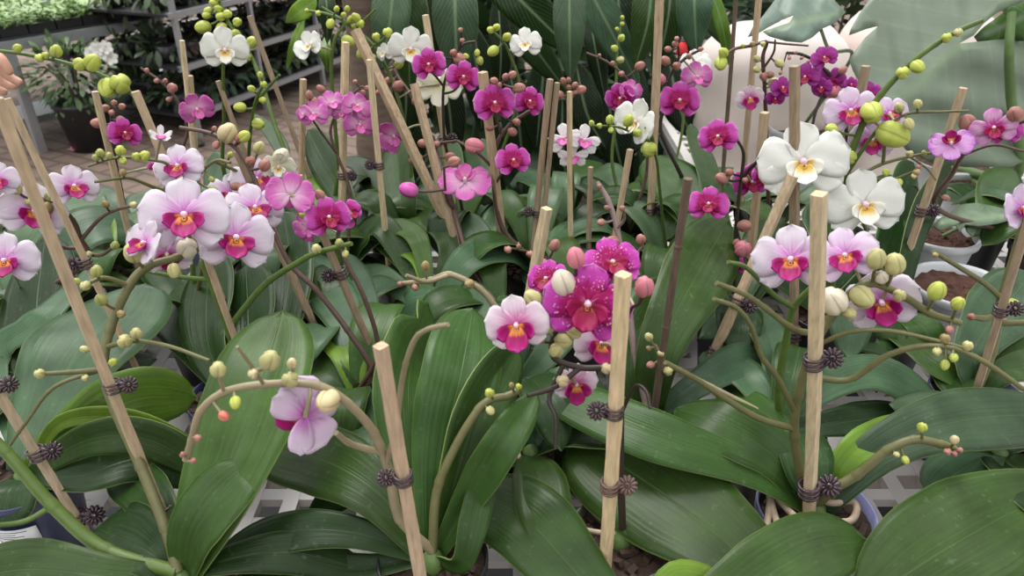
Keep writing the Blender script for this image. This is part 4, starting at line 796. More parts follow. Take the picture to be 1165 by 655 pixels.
# ---- clips
for x, y, s, lab, mt, sd in ((131, 440, 13, 'dark clip on the branching stem just below the left twig crossing', 'clip_plastic', 1), (190, 577, 14, 'dark clip low on the front-left stem beside the broad upright leaf', 'clip_plastic', 1), (92, 588, 15, 'round dark clip on the thick green stem at the lower left', 'clip_plastic', 1),
        (27, 525, 14, 'dark clip at the upper end of the mottled stake on the left', 'clip_plastic', 1), (90, 300, 11, 'dark clip below the left edge blooms', 'clip_plastic', -1), (235, 343, 11, 'dark round clip below the front pair of blush blooms', 'clip_plastic', -1),
        (4, 402, 13, 'dark clip at the very left edge', 'clip_plastic', 1), (343, 322, 11, 'black clip on the dark stake behind the blush blooms', 'clip_plastic', 1), (392, 310, 11, 'black clip on the leaning tan stake left of the bare stalk', 'clip_plastic', -1),
        (450, 547, 14, 'dark clip at the freckled stake at bottom centre', 'clip_plastic', -1), (697, 466, 15, 'upper wire-like clip on the palest square stake', 'clip_plastic', -1), (690, 553, 15, 'lower brown clip on the palest square stake', 'clip_brown', 1),
        (905, 378, 13, 'dark clip on the green stem below the blush bloom, left of the wide pale stake', 'clip_plastic', -1), (922, 412, 16, 'dark clip on the wide pale stake below the fat white bud', 'clip_plastic', 1), (920, 556, 17, 'dark clip at the foot of the wide pale stake', 'clip_plastic', 1),
        (1052, 240, 10, 'dark clip on the leaning stake below the lilac bloom', 'clip_plastic', 1), (1132, 352, 12, 'dark clip at the right edge stake above the bare twig', 'clip_plastic', 1), (740, 240, 8, 'small clip on the tallest stake', 'clip_plastic', 1),
        (436, 188, 8, 'small dark clip on the pale thin stake right of the trunk', 'clip_plastic', -1), (389, 200, 8, 'small dark clip on the pale upright stake topped by a bud', 'clip_plastic', 1), (506, 158, 8, 'small dark clip behind the drooping pink bloom', 'clip_plastic', 1),
        (612, 242, 8, 'small dark clip on the thin stake pair', 'clip_plastic', -1), (840, 345, 12, 'black clip on the leaning stake below the big white blooms', 'clip_plastic', 1), (808, 400, 11, 'dark clip low on the leaning stake at the right', 'clip_plastic', 1)):
    clip(x, y, s, lab, mt, sd, ang=R.random() * 2)

# ---- air roots in the lilac pot
E_ = PL['E']; c = E_['c']
for pts in ([(874, 556), (878, 575), (886, 598), (898, 612)], [(880, 560), (895, 578), (912, 594), (920, 598)], [(915, 560), (945, 572), (968, 570), (975, 578), (968, 592), (945, 594), (920, 598)], [(872, 600), (876, 572), (880, 556), (888, 566)]):
    mb = MB(); P = spline([at_h(x, y, 11.2) for x, y in pts], 6); mb.tube(P, [.0034] * len(P), 8); mb.build('air_root', 'dry_root', E_['o'])
for key, arr in (('B', [(586, 500), (592, 530), (588, 555)]), ('L', [(655, 600), (690, 606), (735, 602)]), ('L', [(735, 470 + 130), (748, 610), (745, 622)])):
    mb = MB(); P = spline([at_h(x, y, 10.8) for x, y in arr], 6); mb.tube(P, [.0026] * len(P), 7); mb.build('air_root', 'dry_root', PL[key]['o'])
# roots growing round the clear pot
Lp = PL['L']
for k, zz in ((0, .085), (1, .070), (2, .048)):
    mb = MB(); P = []
    for j in range(30):
        a = PI * 1.08 + PI * .86 * j / 29; rr = .0505 - .012 * (1 - zz / .105) * 1.0; P.append(Vector((Lp['c'].x + rr * math.cos(a), Lp['c'].y + rr * math.sin(a), TAB + zz + .003 * math.sin(a * 3 + k))))
    mb.tube(P, .0024, 7); mb.build('air_root', 'dry_root' if k else 'pot_rim_pale', Lp['o'])

# ---- paper label on the blue pot
Ip = PL['I']; pc = Ip['c']; mb = MB(); G = []; az0 = math.radians(-112)
for i in range(2):
    G.append([Vector((pc.x + (.0485 - .006 * (1 - i)) * math.cos(az0 + .95 * j / 10), pc.y + (.0485 - .006 * (1 - i)) * math.sin(az0 + .95 * j / 10), TAB + .05 + .026 * i)) for j in range(11)])
mb.grid(G); lab = mb.build('price_label', 'label_paper', Ip['o']); md = lab.modifiers.new('thickness', 'SOLIDIFY'); md.thickness = .0006; md.offset = 1
mb = MB()
for r_, (z0, j0, j1) in enumerate(((.0715, .05, .80), (.0675, .05, .55), (.0635, .05, .70), (.0595, .05, .45))):
    q = [[], []]
    for j in range(8):
        a = az0 + .95 * (j0 + (j1 - j0) * j / 7)
        for i, dz in enumerate((0, .0011)): rr = .0425 + .006 * (z0 + dz - .05) / .026 + .0009; q[i].append(Vector((pc.x + rr * math.cos(a), pc.y + rr * math.sin(a), TAB + z0 + dz)))
    mb.grid(q)
mb.build('printed_lines', 'print_ink', lab)

# ---- filler orchids: leaves only, deep between the others
used = [(p['c'].x, p['c'].y) for p in PL.values()] + [(q.x + dx_, q.y) for q in (at_z(1070, 262, TAB + .12), at_z(1092, 320, TAB + .12)) for dx_ in (0, .03)]; first = None; nfill = 0
for iy in range(8):
    for ix in range(17):
        x = -.98 + ix * .125 + (iy % 2) * .06; y = .36 + iy * .118
        if y < .50 or y > 1.22 or any((x - a) ** 2 + (y - b) ** 2 < .108 ** 2 for a, b in used): continue
        u, v = px(Vector((x, y, TAB + .08)))
        if u < -40 or u > 1205 or v > 760: continue
        k = 'Z%d' % nfill; nfill += 1
        plant(k, 0, 0, 'potted orchid without blooms, only its leaves showing low among the other pots', R.choice([BK, BK, NV, LI]), r=.047, world=(x, y), group='leafy orchids between the flowering ones'); used.append((x, y))
        a0 = R.random() * 6; nl = 5
        for i in range(nl): rleaf(k, a0 + i * 2 * PI / nl + R.uniform(-.3, .3), R.uniform(.11, .15), R.uniform(.042, .058), R.uniform(.0, .03), R.choice('gddb'))
print('FILL', nfill)
# ================================================================== BACKGROUND
# ---- lobed leaves traced as outlines on their own curved surface
def lobed(parent, outline, Yf, tone, veins, bulge=.03, name='leaf', thick=.002):
    import bmesh
    bm = bmesh.new(); cx = sum(p[0] for p in outline) / len(outline); cy = sum(p[1] for p in outline) / len(outline)
    sx = max(p[0] for p in outline) - min(p[0] for p in outline); sy = max(p[1] for p in outline) - min(p[1] for p in outline)
    vs = [bm.verts.new((x, y, 0)) for x, y in outline]
    es = [bm.edges.new((vs[i], vs[(i + 1) % len(vs)])) for i in range(len(vs))]
    bmesh.ops.triangle_fill(bm, edges=es, use_beauty=True)
    for _ in range(4):
        le = [e for e in bm.edges if e.calc_length() > 14]
        if not le: break
        bmesh.ops.subdivide_edges(bm, edges=le, cuts=1); bmesh.ops.triangulate(bm, faces=bm.faces[:]); bmesh.ops.beautify_fill(bm, faces=bm.faces[:], edges=bm.edges[:])
    uv = bm.loops.layers.uv.new('UVMap'); (mx0, my0), (mx1, my1) = veins; dx, dy = mx1 - mx0, my1 - my0; LL = dx * dx + dy * dy
    org = parent.location
    for f in bm.faces:
        f.smooth = True
        for l in f.loops:
            x, y = l.vert.co.x, l.vert.co.y; t = ((x - mx0) * dx + (y - my0) * dy) / LL; s = ((x - mx0) * dy - (y - my0) * dx) / LL
            l[uv].uv = (t, min(.98, max(.02, .5 + s)))
    for v in bm.verts:
        x, y = v.co.x, v.co.y; t = ((x - mx0) * dx + (y - my0) * dy) / LL; s = ((x - mx0) * dy - (y - my0) * dx) / LL
        Y = Yf(x, y) + bulge * (abs(s) * 1.2 + (t - .5) ** 2 * 1.5) + .010 * math.sin(18 * (t + abs(s) * .6)) * min(1, abs(s) * 6)
        v.co = at_y(x, y, Y) - org
    bmesh.ops.recalc_face_normals(bm, faces=bm.faces[:])
    bm.normal_update(); 
    me = bpy.data.meshes.new(name); bm.to_mesh(me); bm.free(); me.materials.append(MATS['monstera_leaf']); me.materials.append(MATS['leaf_under'])
    o = bpy.data.objects.new(name, me); COL.objects.link(o); o.parent = parent; o.color = c4(tone); md = o.modifiers.new('thickness', 'SOLIDIFY'); md.thickness = thick; md.offset = 0
    return o
def potted(name, c, r, h, z, label, cat, mat='pot_grey', group=None, soil='soil'):
    o = thing(name, Vector((c.x, c.y, z)), label, cat, group); pot(o, (c.x, c.y), r, h, mat, z=z, soil=soil); return o

# right: grey pots with brown soil and lobed-leaf plants, standing on the bench behind
def potpos(x, y, r, z0, h): return at_z(x, y, z0 + h)
def gpot(x, y, r, h, z, label, nm='flower_pot', cat='flower pot'):
    c = at_z(x, y, z + h); o = thing(nm, Vector((c.x, c.y, z)), label, cat); mb = MB()
    mb.lathe((c.x, c.y, z), [(.001, .001), (r * .66, 0), (r * .70, .004), (r * .84, h * .62), (r * .88, h * .66), (r * .93, h - .016), (r * 1.04, h - .014), (r * 1.07, h - .004), (r * 1.03, h), (r * .95, h - .003), (r * .9, h - .02), (r * .6, .01), (.001, .01)], 40)
    p = mb.build('pot', 'pot_grey', o); mb = MB(); P = []
    for i in range(12):
        q = r * .93 * i / 11 + .0005; P.append([Vector((c.x + q * math.cos(2 * PI * k / 36), c.y + q * math.sin(2 * PI * k / 36), z + h - .014 + .007 * noise.noise(Vector((q * 150 * math.cos(2 * PI * k / 36), q * 150 * math.sin(2 * PI * k / 36), r * 99))))) for k in range(36)])
    mb.grid(P, closed=True); so_ = mb.build('soil', 'soil', p, smooth=False); so_['kind'] = 'stuff'; return o
mA = gpot(1068, 262, .062, .12, TAB, 'grey pot of brown soil with a small lobed leaf leaning over its rim', 'monstera_plant', 'potted plant')
gpot(1094, 322, .066, .12, TAB, 'grey pot of dark brown soil behind the bare twig at the right')
gpot(1108, 208, .055, .17, .64, 'small grey pot of brown soil farthest back at the right')
gpot(1165, 212, .055, .17, .64, 'grey pot at the right edge beneath the great lobed leaf')
pA = mA.location
mB = potted('monstera_plant', Vector((pA.x + .30, pA.y + .50, 0)), .085, .17, .64, 'large plant at the right whose great lobed leaves hang from thick green stalks', 'potted plant')
def sm(p, *w, mat='stem', col=(.10, .17, .05), r=.006, name='petiole'):
    mb = MB(); cv = spline(list(w), 8); mb.tube(cv, [r * (1.15 - .4 * i / len(cv)) for i in range(len(cv))], 8); o = mb.build(name, mat, p); o.color = c4(col); return o
YM = 1.40
lobed(mA, [(1060, 257), (1070, 248), (1085, 240), (1094, 233), (1110, 231), (1130, 235), (1150, 240), (1153, 250), (1135, 254), (1115, 257), (1098, 255), (1092, 265), (1087, 256), (1070, 262)], lambda x, y: pA.y - .02 - (y - 231) * .0028, (.12, .17, .11), ((1150, 246), (1060, 254)), .01)
sm(mA, Vector((pA.x + .01, pA.y, .86)), Vector((pA.x + .055, pA.y - .01, .90)), at_y(1118, 236, pA.y - .03), r=.003)
sm(mB, Vector((mB.location.x, mB.location.y, .79)), at_y(1156, 200, YM - .02), at_y(1150, 110, YM - .02), at_y(1148, 60, YM - .03), at_y(1151, 14, YM + .0), r=.0095)
sm(mB, Vector((mB.location.x + .01, mB.location.y, .79)), at_y(1140, 215, YM + .0), at_y(1158, 120, YM + .06), at_y(1175, 60, YM + .1), r=.008)
# the great leaf: upper lobe row and lower half, split between the lobes
lobed(mB, [(966, 40), (968, 33), (978, 15), (990, -2), (1010, -25), (1060, -50), (1130, -60), (1200, -50), (1210, -5), (1165, 2), (1135, 14), (1120, 26), (1108, 40), (1090, 50), (1150, 44), (1200, 30), (1215, 120), (1185, 175), (1150, 190), (1100, 190), (1060, 185), (1030, 170), (1010, 140), (985, 105), (970, 80), (966, 68), (975, 55), (985, 42), (1000, 29), (985, 33)],
      lambda x, y: YM + .16 - (y + 50) * .0011, (.19, .235, .175), ((1128, 20), (985, 150)), .06, thick=.003)
lobed(mB, [(1120, 30), (1150, 8), (1200, -10), (1225, 30), (1205, 50), (1160, 46), (1125, 52), (1112, 48), (1108, 42)], lambda x, y: YM + .09, (.05, .11, .02), ((1205, 0), (1110, 44)), .02)
mD = potted('monstera_plant', Vector((at_y(935, 60, YM + .12).x + .12, YM + .45, 0)), .08, .17, .64, 'lobed-leaf plant whose grey-blue leaf hangs over the pale sheet at the top', 'potted plant')
lobed(mD, [(851, 42), (857, 30), (868, 18), (880, 2), (888, -12), (925, -14), (950, 2), (962, 14), (950, 26), (936, 32), (925, 42), (912, 48), (895, 47), (875, 41), (868, 36), (885, 30), (898, 26), (903, 17), (890, 22), (872, 32), (862, 38)],
      lambda x, y: YM - .02 - (y - 0) * .002, (.13, .18, .145), ((962, 14), (855, 38)), .03)
sm(mD, Vector((mD.location.x, mD.location.y, .80)), at_y(968, 67, YM + .25), at_y(945, 58, YM + .1), at_y(934, 34, YM - .07), r=.004)
# ---- pale sheet-covered sacks on the back bench
def sack(c, sx, sy, sz, label, seed):
    mb = MB(); P = []; n = 40
    for i in range(21):
        t = i / 20; zz = t; e = (1 - abs(2 * t - 1) ** 3.2) ** .36 if 0 < t < 1 else .02; ring = []
        if t < .12: e = max(e, .86)
        for k in range(n):
            a = 2 * PI * k / n; ca, sa = math.cos(a), math.sin(a); q = 1 / (abs(ca) ** 3 + abs(sa) ** 3) ** (1 / 3)
            nn = 1 + .09 * noise.noise(Vector((ca * 1.7 + seed, sa * 1.7, t * 3))) + .03 * noise.noise(Vector((ca * 6 + seed, sa * 6, t * 9)))
            ring.append(c + Vector((ca * q * sx / 2 * e * nn, sa * q * sy / 2 * e * nn, t * sz * (1 + .05 * noise.noise(Vector((ca + seed, sa, 2)))))))
        P.append(ring)
    mb.grid(P, closed=True); o = mb.build('growing_sack', 'cream_sheet', None, base=c); tag(o, label, 'sack', 'pale growing sacks'); return o
sack(Vector((.70, 2.02, .645)), .40, .32, .40, 'pale pinkish sack behind the dark thin stake', 1)
sack(Vector((1.10, 2.06, .645)), .38, .34, .44, 'pale pinkish sack beside the great lobed leaf', 4)

# ---- tree with a ringed trunk and large hanging leaves
tr = thing('pachira_tree', Vector((-.36, 1.78, 0)), 'tree with a ringed brown trunk and large pinnate-veined hanging leaves at the back', 'tree')
mb = MB(); P = []; rad = []
tb = at_y(402, 260, 1.78); tt = at_y(408, -60, 1.78)
for i in range(60):
    t = i / 59; P.append(Vector((tr.location.x, 1.78, 0)).lerp(Vector((tt.x, 1.78, 0)), min(1, t * 2.0)) + Vector((0, 0, 1.7 * t))); rad.append(.052 * (1 - .15 * t) * (1 + (.04 if i % 3 == 0 else 0) + R.uniform(-.02, .02)))
mb.tube(P, rad, 16); mb.build('trunk', 'trunk_bark', tr)
def branch(a, b, r=.010):
    mb = MB(); m = (a + b) / 2 + Vector((0, 0, .10)); cv = spline([a, m, b], 8); mb.tube(cv, [r * (1.1 - .5 * i / len(cv)) for i in range(len(cv))], 8); o = mb.build('branch', 'stem', tr); o.color = (.12, .14, .06, 1)
top = Vector((tt.x, 1.78, 1.62))
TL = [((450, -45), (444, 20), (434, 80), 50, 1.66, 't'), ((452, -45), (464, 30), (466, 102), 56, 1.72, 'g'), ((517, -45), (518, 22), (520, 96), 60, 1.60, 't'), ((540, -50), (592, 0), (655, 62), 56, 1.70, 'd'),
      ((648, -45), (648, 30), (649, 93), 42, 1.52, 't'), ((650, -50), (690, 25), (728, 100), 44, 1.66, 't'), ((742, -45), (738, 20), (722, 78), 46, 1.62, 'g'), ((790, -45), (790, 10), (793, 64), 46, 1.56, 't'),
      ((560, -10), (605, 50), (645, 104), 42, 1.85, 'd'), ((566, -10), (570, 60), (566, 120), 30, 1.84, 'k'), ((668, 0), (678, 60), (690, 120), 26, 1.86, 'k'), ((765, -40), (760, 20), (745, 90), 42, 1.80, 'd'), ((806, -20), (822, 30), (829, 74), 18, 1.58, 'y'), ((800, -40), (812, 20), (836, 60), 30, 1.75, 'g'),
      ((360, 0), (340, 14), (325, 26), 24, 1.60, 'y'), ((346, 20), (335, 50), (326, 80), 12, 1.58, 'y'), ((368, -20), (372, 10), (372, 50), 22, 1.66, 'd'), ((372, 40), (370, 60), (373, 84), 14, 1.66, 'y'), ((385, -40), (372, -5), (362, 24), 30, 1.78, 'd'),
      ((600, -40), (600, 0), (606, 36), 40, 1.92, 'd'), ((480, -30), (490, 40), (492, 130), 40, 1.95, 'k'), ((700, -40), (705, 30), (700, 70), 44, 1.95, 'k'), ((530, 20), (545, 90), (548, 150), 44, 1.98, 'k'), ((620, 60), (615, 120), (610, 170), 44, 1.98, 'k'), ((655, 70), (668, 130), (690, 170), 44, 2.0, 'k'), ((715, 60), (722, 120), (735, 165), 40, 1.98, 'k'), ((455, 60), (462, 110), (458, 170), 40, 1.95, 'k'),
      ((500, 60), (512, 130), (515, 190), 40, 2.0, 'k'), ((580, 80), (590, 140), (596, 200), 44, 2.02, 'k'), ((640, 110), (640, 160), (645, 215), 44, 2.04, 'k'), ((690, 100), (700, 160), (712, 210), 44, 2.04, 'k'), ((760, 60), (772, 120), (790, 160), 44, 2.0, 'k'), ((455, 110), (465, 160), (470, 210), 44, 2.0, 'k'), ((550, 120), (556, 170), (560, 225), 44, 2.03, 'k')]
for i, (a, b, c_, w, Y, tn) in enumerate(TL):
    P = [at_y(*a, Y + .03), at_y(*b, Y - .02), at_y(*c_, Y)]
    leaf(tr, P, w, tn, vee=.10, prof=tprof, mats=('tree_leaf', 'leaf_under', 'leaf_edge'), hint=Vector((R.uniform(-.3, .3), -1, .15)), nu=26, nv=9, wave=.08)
for b in (at_y(440, -45, 1.69), at_y(517, -45, 1.63), at_y(645, -50, 1.6), at_y(750, -45, 1.65), at_y(800, -45, 1.62), at_y(375, -25, 1.68), at_y(560, -12, 1.87), at_y(680, -5, 1.9)): branch(top, b)

# ---- dark leafy shrubs closing the back
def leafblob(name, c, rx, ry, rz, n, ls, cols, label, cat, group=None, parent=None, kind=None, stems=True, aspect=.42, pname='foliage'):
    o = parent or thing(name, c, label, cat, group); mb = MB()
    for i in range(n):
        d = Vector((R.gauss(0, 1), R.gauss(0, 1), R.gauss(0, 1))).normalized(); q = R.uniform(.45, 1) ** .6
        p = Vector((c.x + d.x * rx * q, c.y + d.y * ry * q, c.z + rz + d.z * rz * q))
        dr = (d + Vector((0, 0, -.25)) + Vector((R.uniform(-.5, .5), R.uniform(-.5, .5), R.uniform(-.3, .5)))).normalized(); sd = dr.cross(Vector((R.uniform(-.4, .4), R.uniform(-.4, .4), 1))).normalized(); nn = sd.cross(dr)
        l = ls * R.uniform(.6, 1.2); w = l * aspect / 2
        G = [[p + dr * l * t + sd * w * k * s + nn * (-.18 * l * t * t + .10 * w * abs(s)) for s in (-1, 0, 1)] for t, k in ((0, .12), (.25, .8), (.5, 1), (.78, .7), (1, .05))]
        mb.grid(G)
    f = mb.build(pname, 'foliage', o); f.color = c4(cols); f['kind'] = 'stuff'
    if stems:
        mb = MB()
        for k in range(6):
            a = R.random() * 6; e = Vector((c.x + math.cos(a) * rx * .6, c.y + math.sin(a) * ry * .6, c.z + rz * 1.3)); mb.tube(spline([Vector((c.x, c.y, c.z)), (Vector((c.x, c.y, c.z)) + e) / 2 + Vector((0, 0, .05)), e], 5), .006, 6)
        s = mb.build('stem', 'stem', o); s.color = (.08, .09, .04, 1)
    return o
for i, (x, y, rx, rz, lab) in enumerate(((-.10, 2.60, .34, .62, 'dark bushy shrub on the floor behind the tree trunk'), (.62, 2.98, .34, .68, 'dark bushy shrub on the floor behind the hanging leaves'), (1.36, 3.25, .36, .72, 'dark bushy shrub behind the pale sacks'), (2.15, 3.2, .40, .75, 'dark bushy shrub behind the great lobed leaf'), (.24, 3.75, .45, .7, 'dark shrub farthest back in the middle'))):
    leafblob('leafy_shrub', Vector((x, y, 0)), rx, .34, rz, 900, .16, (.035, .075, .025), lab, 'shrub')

# ---- nursery benches at the upper left
def dirpt(x, y, z): return at_z(x, y, z)
zb = .60; a = dirpt(-30, 52, zb); b_ = dirpt(181, 18, zb); u = (b_ - a).normalized(); nrm = Vector((-u.y, u.x, 0)); 
bn = thing('nursery_bench', Vector((b_.x, b_.y, 0)), 'metal nursery bench of bright green seedling trays at the upper left', 'bench')
Lb = (b_ - a).length; wd = 1.5; rot = Matrix.Rotation(math.atan2(u.y, u.x), 3, 'Z'); ctr = (a + b_) / 2 + nrm * wd / 2
def bx(p, c, sx, sy, sz, name, mat): mb = MB(); mb.box(c, sx, sy, sz, rot); return mb.build(name, mat, p, smooth=False)
bx(bn, a.lerp(b_, .5) + Vector((0, 0, -.03)), Lb, .03, .05, 'frame_rail', 'metal'); bx(bn, a.lerp(b_, .5) + nrm * wd + Vector((0, 0, -.03)), Lb, .03, .05, 'frame_rail', 'metal')
bx(bn, b_ + nrm * wd / 2 + Vector((0, 0, -.03)), .03, wd, .05, 'frame_rail', 'metal')
bx(bn, ctr + Vector((0, 0, .0)), Lb, wd - .04, .012, 'bench_deck', 'dark_metal')
for t, s_ in ((.985, 0.01), (.55, .01), (.985, wd - .02), (.35, wd - .02), (.15, .01)):
    q = a.lerp(b_, t) + nrm * s_; mb = MB(); mb.box((q.x, q.y, (zb - .05) / 2), .045, .045, zb - .05, rot); mb.build('leg', 'metal', bn, smooth=False)
bx(bn, a.lerp(b_, .55) + nrm * .25 + Vector((0, 0, -.45)), .9, .30, .04, 'lower_shelf', 'metal')
for ti in range(7):
    for tj in range(4):
        q = a.lerp(b_, (ti + .5) / 7) + nrm * (.2 + tj * .36); 
        if ti + tj == 0: pass
        t_ = thing('seedling_tray', Vector((q.x, q.y, zb + .008)), 'black tray of bright green seedlings on the nursery bench', 'seedling tray', 'seedling trays on the nursery bench')
        mb = MB(); mb.box((q.x, q.y, zb + .03), Lb / 7 * .94, .33, .045, rot); mb.build('tray', 'pot_black', t_, smooth=False)
        mb = MB()
        for k in range(230):
            p = q + u * R.uniform(-.5, .5) * Lb / 7 * .95 + nrm * R.uniform(-.17, .17); p.z = zb + .05 + R.random() * .05; an = R.random() * 6; dr = Vector((math.cos(an), math.sin(an), R.uniform(.1, .9))).normalized(); sd = dr.cross(Vector((0, 0, 1))).normalized(); l = R.uniform(.035, .07)
            mb.grid([[p + dr * l * t + sd * w * s + Vector((0, 0, -.25 * l * t * t)) for s in (-.011, 0, .011)] for t, w in ((0, .2), (.4, 1), (.75, .9), (1, .1))])
        g = mb.build('seedlings', 'foliage', t_); j = R.uniform(.85, 1.15); g.color = (.30 * j, .44 * j, .17 * j, 1); g['kind'] = 'stuff'
# three-level rack right of it
e0 = dirpt(272, 112, .13); e1 = dirpt(372, 73, .13); u = (e1 - e0).normalized(); nrm = Vector((-u.y, u.x, 0)); e0 = e0 - u * .42; e1 = e1 + u * .6
rk = thing('plant_rack', Vector((e0.x, e0.y, 0)), 'three-level metal rack of dark foliage plants behind the left orchids', 'rack'); LL = (e1 - e0).length; rot = Matrix.Rotation(math.atan2(u.y, u.x), 3, 'Z')
for zi, zz in enumerate((.13, .40, .68)):
    m_ = e0.lerp(e1, .5); m_.z = zz
    bx(rk, m_, LL, .03, .03, 'shelf_edge', 'metal'); bx(rk, m_ + nrm * .45, LL, .9, .014, 'shelf', 'dark_metal'); bx(rk, m_ + nrm * .9, LL, .03, .05, 'shelf_edge', 'metal')
    for k in range(11):
        for r_ in range(2):
            q = e0.lerp(e1, (k + .5) / 11) + nrm * (.16 + r_ * .3); q.z = zz + .012
            t_ = thing('foliage_plant', q, 'small dark foliage plant in a black pot on the metal rack', 'potted plant', 'foliage plants on the rack')
            mb = MB(); mb.lathe((q.x, q.y, q.z), [(.001, 0), (.045, 0), (.06, .09), (.055, .09), (.001, .08)], 14); mb.build('pot', 'pot_black', t_)
            leafblob('', Vector((q.x, q.y, q.z + .015)), .13, .13, .075, 64, .075, R.choice([(.045, .07, .035), (.08, .12, .05), (.07, .05, .04), (.06, .10, .06)]), '', '', parent=t_, stems=False)
for t in (.02, .33, .66, .98):
    for s_ in (0, .9): q = e0.lerp(e1, t) + nrm * s_; mb = MB(); mb.box((q.x, q.y, .42), .026, .026, .84, rot); mb.build('post', 'metal', rk, smooth=False)
# potted white-flowered shrub on the floor
sp = at_z(106, 168, 0); ws = thing('flowering_shrub', Vector((sp.x, sp.y, 0)), 'leafy shrub with white blooms in a black pot on the paving', 'shrub')
mb = MB(); mb.lathe((sp.x, sp.y, 0), [(.001, 0), (.10, 0), (.135, .24), (.145, .25), (.145, .27), (.13, .27), (.125, .25), (.001, .25)], 28); mb.build('pot', 'pot_black', ws)
leafblob('', Vector((sp.x, sp.y, .20)), .20, .17, .20, 420, .060, (.085, .15, .055), '', '', parent=ws)
for (x, y) in ((110, 56), (116, 60), (126, 66), (104, 60), (120, 54)):
    q = at_y(x, y, sp.y - .22); v = (EYE - q).normalized(); M = Matrix((RIGHT, v.cross(RIGHT), v)).transposed(); mb = MB()
    for k in range(6): G, UV = tepal(1, .8, k * PI / 3 + x, .0, .2, .1, 6, 5); mb.grid([[q + (M @ p) * .042 for p in row] for row in G], UV)
    o = mb.build('blossom', 'petal_white', ws); md = o.modifiers.new('thickness', 'SOLIDIFY'); md.thickness = .001
def floor_bloom(x, y, s, mat, name, label, cat):
    q = at_z(x, y, .012); mb = MB()
    for k in range(5): G, UV = tepal(1, .8, k * 2 * PI / 5, .0, .25, .1, 6, 5); mb.grid([[q + p * s for p in row] for row in G], UV)
    o = mb.build(name, mat, None, base=q); md = o.modifiers.new('thickness', 'SOLIDIFY'); md.thickness = .002; tag(o, label, cat)
floor_bloom(87, 170, .045, 'pink_petal', 'fallen_flower', 'small pink flower fallen on the paving beside the black pot', 'flower')
def stone(x, y, s, label):
    q = at_z(x, y, 0); mb = MB(); mb.lathe(q, [(.001, s * 1.1), (s * .6, s), (s, s * .5), (s * .9, 0), (.001, 0)], 12); o = mb.build('pebble', 'pot_black', None, base=q); tag(o, label, 'pebble')
stone(227, 166, .03, 'black round pebble on the paving right of the thin stakes')
# white bloom on the rack side and a black pot plant below it
sp2 = at_z(160, 112, 0) ; 
w2 = thing('flowering_shrub', Vector((sp2.x, sp2.y, 0)), 'dark leafy plant with single white blooms beside the metal bench leg', 'shrub')
mb = MB(); mb.lathe((sp2.x, sp2.y, 0), [(.001, 0), (.11, 0), (.14, .26), (.125, .26), (.001, .24)], 24); mb.build('pot', 'pot_black', w2)
leafblob('', Vector((sp2.x, sp2.y, .2)), .26, .22, .26, 420, .09, (.06, .11, .045), '', '', parent=w2)
for (x, y) in ((176, 72), (182, 124), (168, 86)):
    q = at_y(x, y, sp2.y - .22); v = (EYE - q).normalized(); M = Matrix((RIGHT, v.cross(RIGHT), v)).transposed(); mb = MB()
    for k in range(6): G, UV = tepal(1, .8, k * PI / 3 + x, .0, .2, .1, 6, 5); mb.grid([[q + (M @ p) * .05 for p in row] for row in G], UV)
    o = mb.build('blossom', 'petal_white', w2); md = o.modifiers.new('thickness', 'SOLIDIFY'); md.thickness = .001

# ---- red tulip-like flower seen behind the back magenta blooms
q = at_y(776, 56, 1.55); base = Vector((q.x, 1.6, .0)); rt = thing('potted_flower', Vector((q.x, 1.55, .64)), 'red bloom glimpsed behind the magenta orchid at the back', 'flower')
mb = MB(); mb.lathe((q.x, 1.55, .645), [(.001, 0), (.04, 0), (.055, .1), (.05, .1), (.001, .09)], 18); mb.build('pot', 'pot_black', rt)
mb = MB(); mb.tube(spline([Vector((q.x, 1.55, .73)), Vector((q.x + .02, 1.55, .9)), q - UP * .015], 6), .003, 7); s = mb.build('stem', 'stem', rt); s.color = (.15, .2, .06, 1)
mb = MB(); mb.lathe(q - Vector((0, 0, .015)), [(.001, 0), (.008, .002), (.012, .012), (.009, .024), (.004, .030)], 12); mb.build('blossom', 'red_petal', rt)

# ---- person's hand reaching in at the left edge
hp = thing('person', at_y(-60, 50, 1.30), 'bare hand and forearm of a person reaching in from the left edge', 'person')
def skin_mesh(name, chains, mat, parent, sub=2):
    me = bpy.data.meshes.new(name); vs = []; es = []; rr = []
    idx = {}
    for ch in chains:
        prev = None
        for key, p, r in ch:
            if key not in idx: idx[key] = len(vs); vs.append(tuple(p - parent.location)); rr.append(r)
            if prev is not None: es.append((prev, idx[key]))
            prev = idx[key]
    me.from_pydata(vs, es, []); me.materials.append(MATS[mat]); o = bpy.data.objects.new(name, me); COL.objects.link(o); o.parent = parent
    md = o.modifiers.new('skin', 'SKIN'); 
    if not me.skin_vertices: me.attributes
    for i, sv in enumerate(me.skin_vertices[0].data): sv.radius = (rr[i], rr[i] * .9); sv.use_root = (i == 0)
    md.use_smooth_shade = True; s = o.modifiers.new('sub', 'SUBSURF'); s.levels = sub; s.render_levels = sub
    return o
YH = 1.30
def hpnt(x, y, dy=0): return at_y(x, y, YH + dy)
arm = [('e', hpnt(-260, -60, .1), .040), ('m', hpnt(-140, -5, .05), .034), ('w', hpnt(-52, 42), .026), ('p', hpnt(-30, 56), .026), ('k', hpnt(-14, 70), .024)]
fing = []
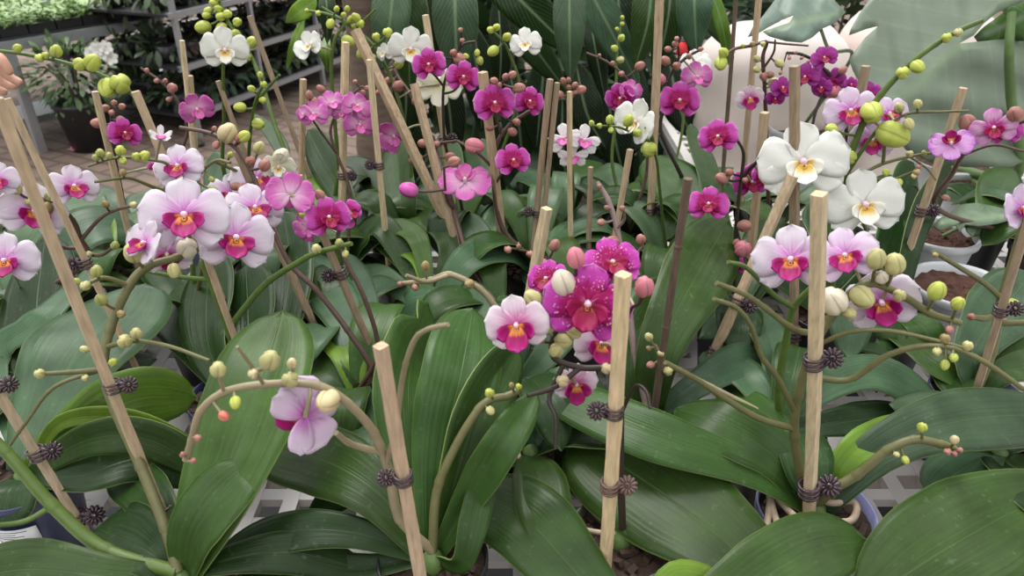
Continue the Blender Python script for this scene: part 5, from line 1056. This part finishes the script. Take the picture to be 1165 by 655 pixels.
for n_, pts in (('i', [(-8, 72), (4, 82), (14, 90), (26, 95)]), ('d', [(-14, 80), (-2, 90), (8, 97), (20, 99)]), ('r', [(-20, 86), (-10, 96), (0, 103), (9, 106)]), ('l', [(-26, 88), (-20, 100), (-13, 107), (-6, 110)])):
    dd = {'i': -.012, 'd': .004, 'r': .02, 'l': .034}[n_]; fing.append([('k', hpnt(-14, 70), .024)] + [(n_ + str(j), hpnt(x, y, dd), (.0115, .0100, .0090, .0075)[j]) for j, (x, y) in enumerate(pts)])
fing.append([('p', hpnt(-30, 56), .026), ('t0', hpnt(-12, 60, -.02), .013), ('t1', hpnt(2, 68, -.03), .011), ('t2', hpnt(9, 78, -.03), .009), ('t3', hpnt(13, 86, -.03), .0075)])
me = bpy.data.meshes.new('body'); chains = [arm] + fing; vs = []; es = []; rr = []; idx = {}
for ch in chains:
    prev = None
    for key, p, r in ch:
        if key not in idx: idx[key] = len(vs); vs.append(tuple(p - hp.location)); rr.append(r)
        if prev is not None and (prev, idx[key]) not in es: es.append((prev, idx[key]))
        prev = idx[key]
me.from_pydata(vs, es, []); me.materials.append(MATS['skin']); bo = bpy.data.objects.new('body', me); COL.objects.link(bo); bo.parent = hp
md = bo.modifiers.new('skin', 'SKIN')
for i, sv in enumerate(me.skin_vertices[0].data): sv.radius = (rr[i] * .9, rr[i] * .9); sv.use_root = (i == 0)
md.use_smooth_shade = True; s = bo.modifiers.new('sub', 'SUBSURF'); s.levels = 2; s.render_levels = 2
mb = MB(); mb.tube([hpnt(-300, -80, .115), hpnt(-240, -50, .09), hpnt(-170, -19, .063)], [.056, .055, .050], 20, caps=False); sl = mb.build('sleeve', 'shirt', hp); md = sl.modifiers.new('thickness', 'SOLIDIFY'); md.thickness = .003

# ================================================================== LIGHT
w = bpy.data.worlds.new('sky'); S.world = w; w.use_nodes = True; nt = w.node_tree; bg = nt.nodes['Background']
tc = nt.nodes.new('ShaderNodeTexCoord'); sx = nt.nodes.new('ShaderNodeSeparateXYZ'); nt.links.new(tc.outputs['Generated'], sx.inputs[0])
cr = nt.nodes.new('ShaderNodeValToRGB'); e = cr.color_ramp.elements; e.new(.3); e[0].position = .0; e[0].color = (.14, .14, .13, 1); e[1].position = .28; e[1].color = (.48, .49, .49, 1); e[2].position = .75; e[2].color = (1, 1, 1, 1); nt.links.new(sx.outputs[2], cr.inputs[0]); nz_ = nt.nodes.new('ShaderNodeTexNoise'); nz_.inputs['Scale'].default_value = 3.2; nz_.inputs['Detail'].default_value = 2; nt.links.new(tc.outputs['Generated'], nz_.inputs['Vector'])
c2_ = nt.nodes.new('ShaderNodeValToRGB'); e2 = c2_.color_ramp.elements; e2[0].position = .43; e2[0].color = (.16, .165, .17, 1); e2[1].position = .56; e2[1].color = (1.9, 1.9, 1.87, 1); nt.links.new(nz_.outputs[0], c2_.inputs[0])
mx_ = nt.nodes.new('ShaderNodeMix'); mx_.data_type = 'RGBA'; mx_.blend_type = 'MULTIPLY'; mx_.inputs[0].default_value = 1; nt.links.new(cr.outputs[0], mx_.inputs[6]); nt.links.new(c2_.outputs[0], mx_.inputs[7]); nt.links.new(mx_.outputs[2], bg.inputs[0]); bg.inputs[1].default_value = 1.7
sd = bpy.data.lights.new('sun', 'SUN'); sd.energy = 1.7; sd.angle = math.radians(28); sd.color = (1, .98, .94); so = bpy.data.objects.new('sun', sd); COL.objects.link(so); so.rotation_euler = (math.radians(-28), math.radians(-14), 0)
S.view_settings.view_transform = 'Standard'; S.view_settings.look = 'None'; S.view_settings.gamma = 1; S.view_settings.use_curve_mapping = False; S.view_settings.exposure = .15
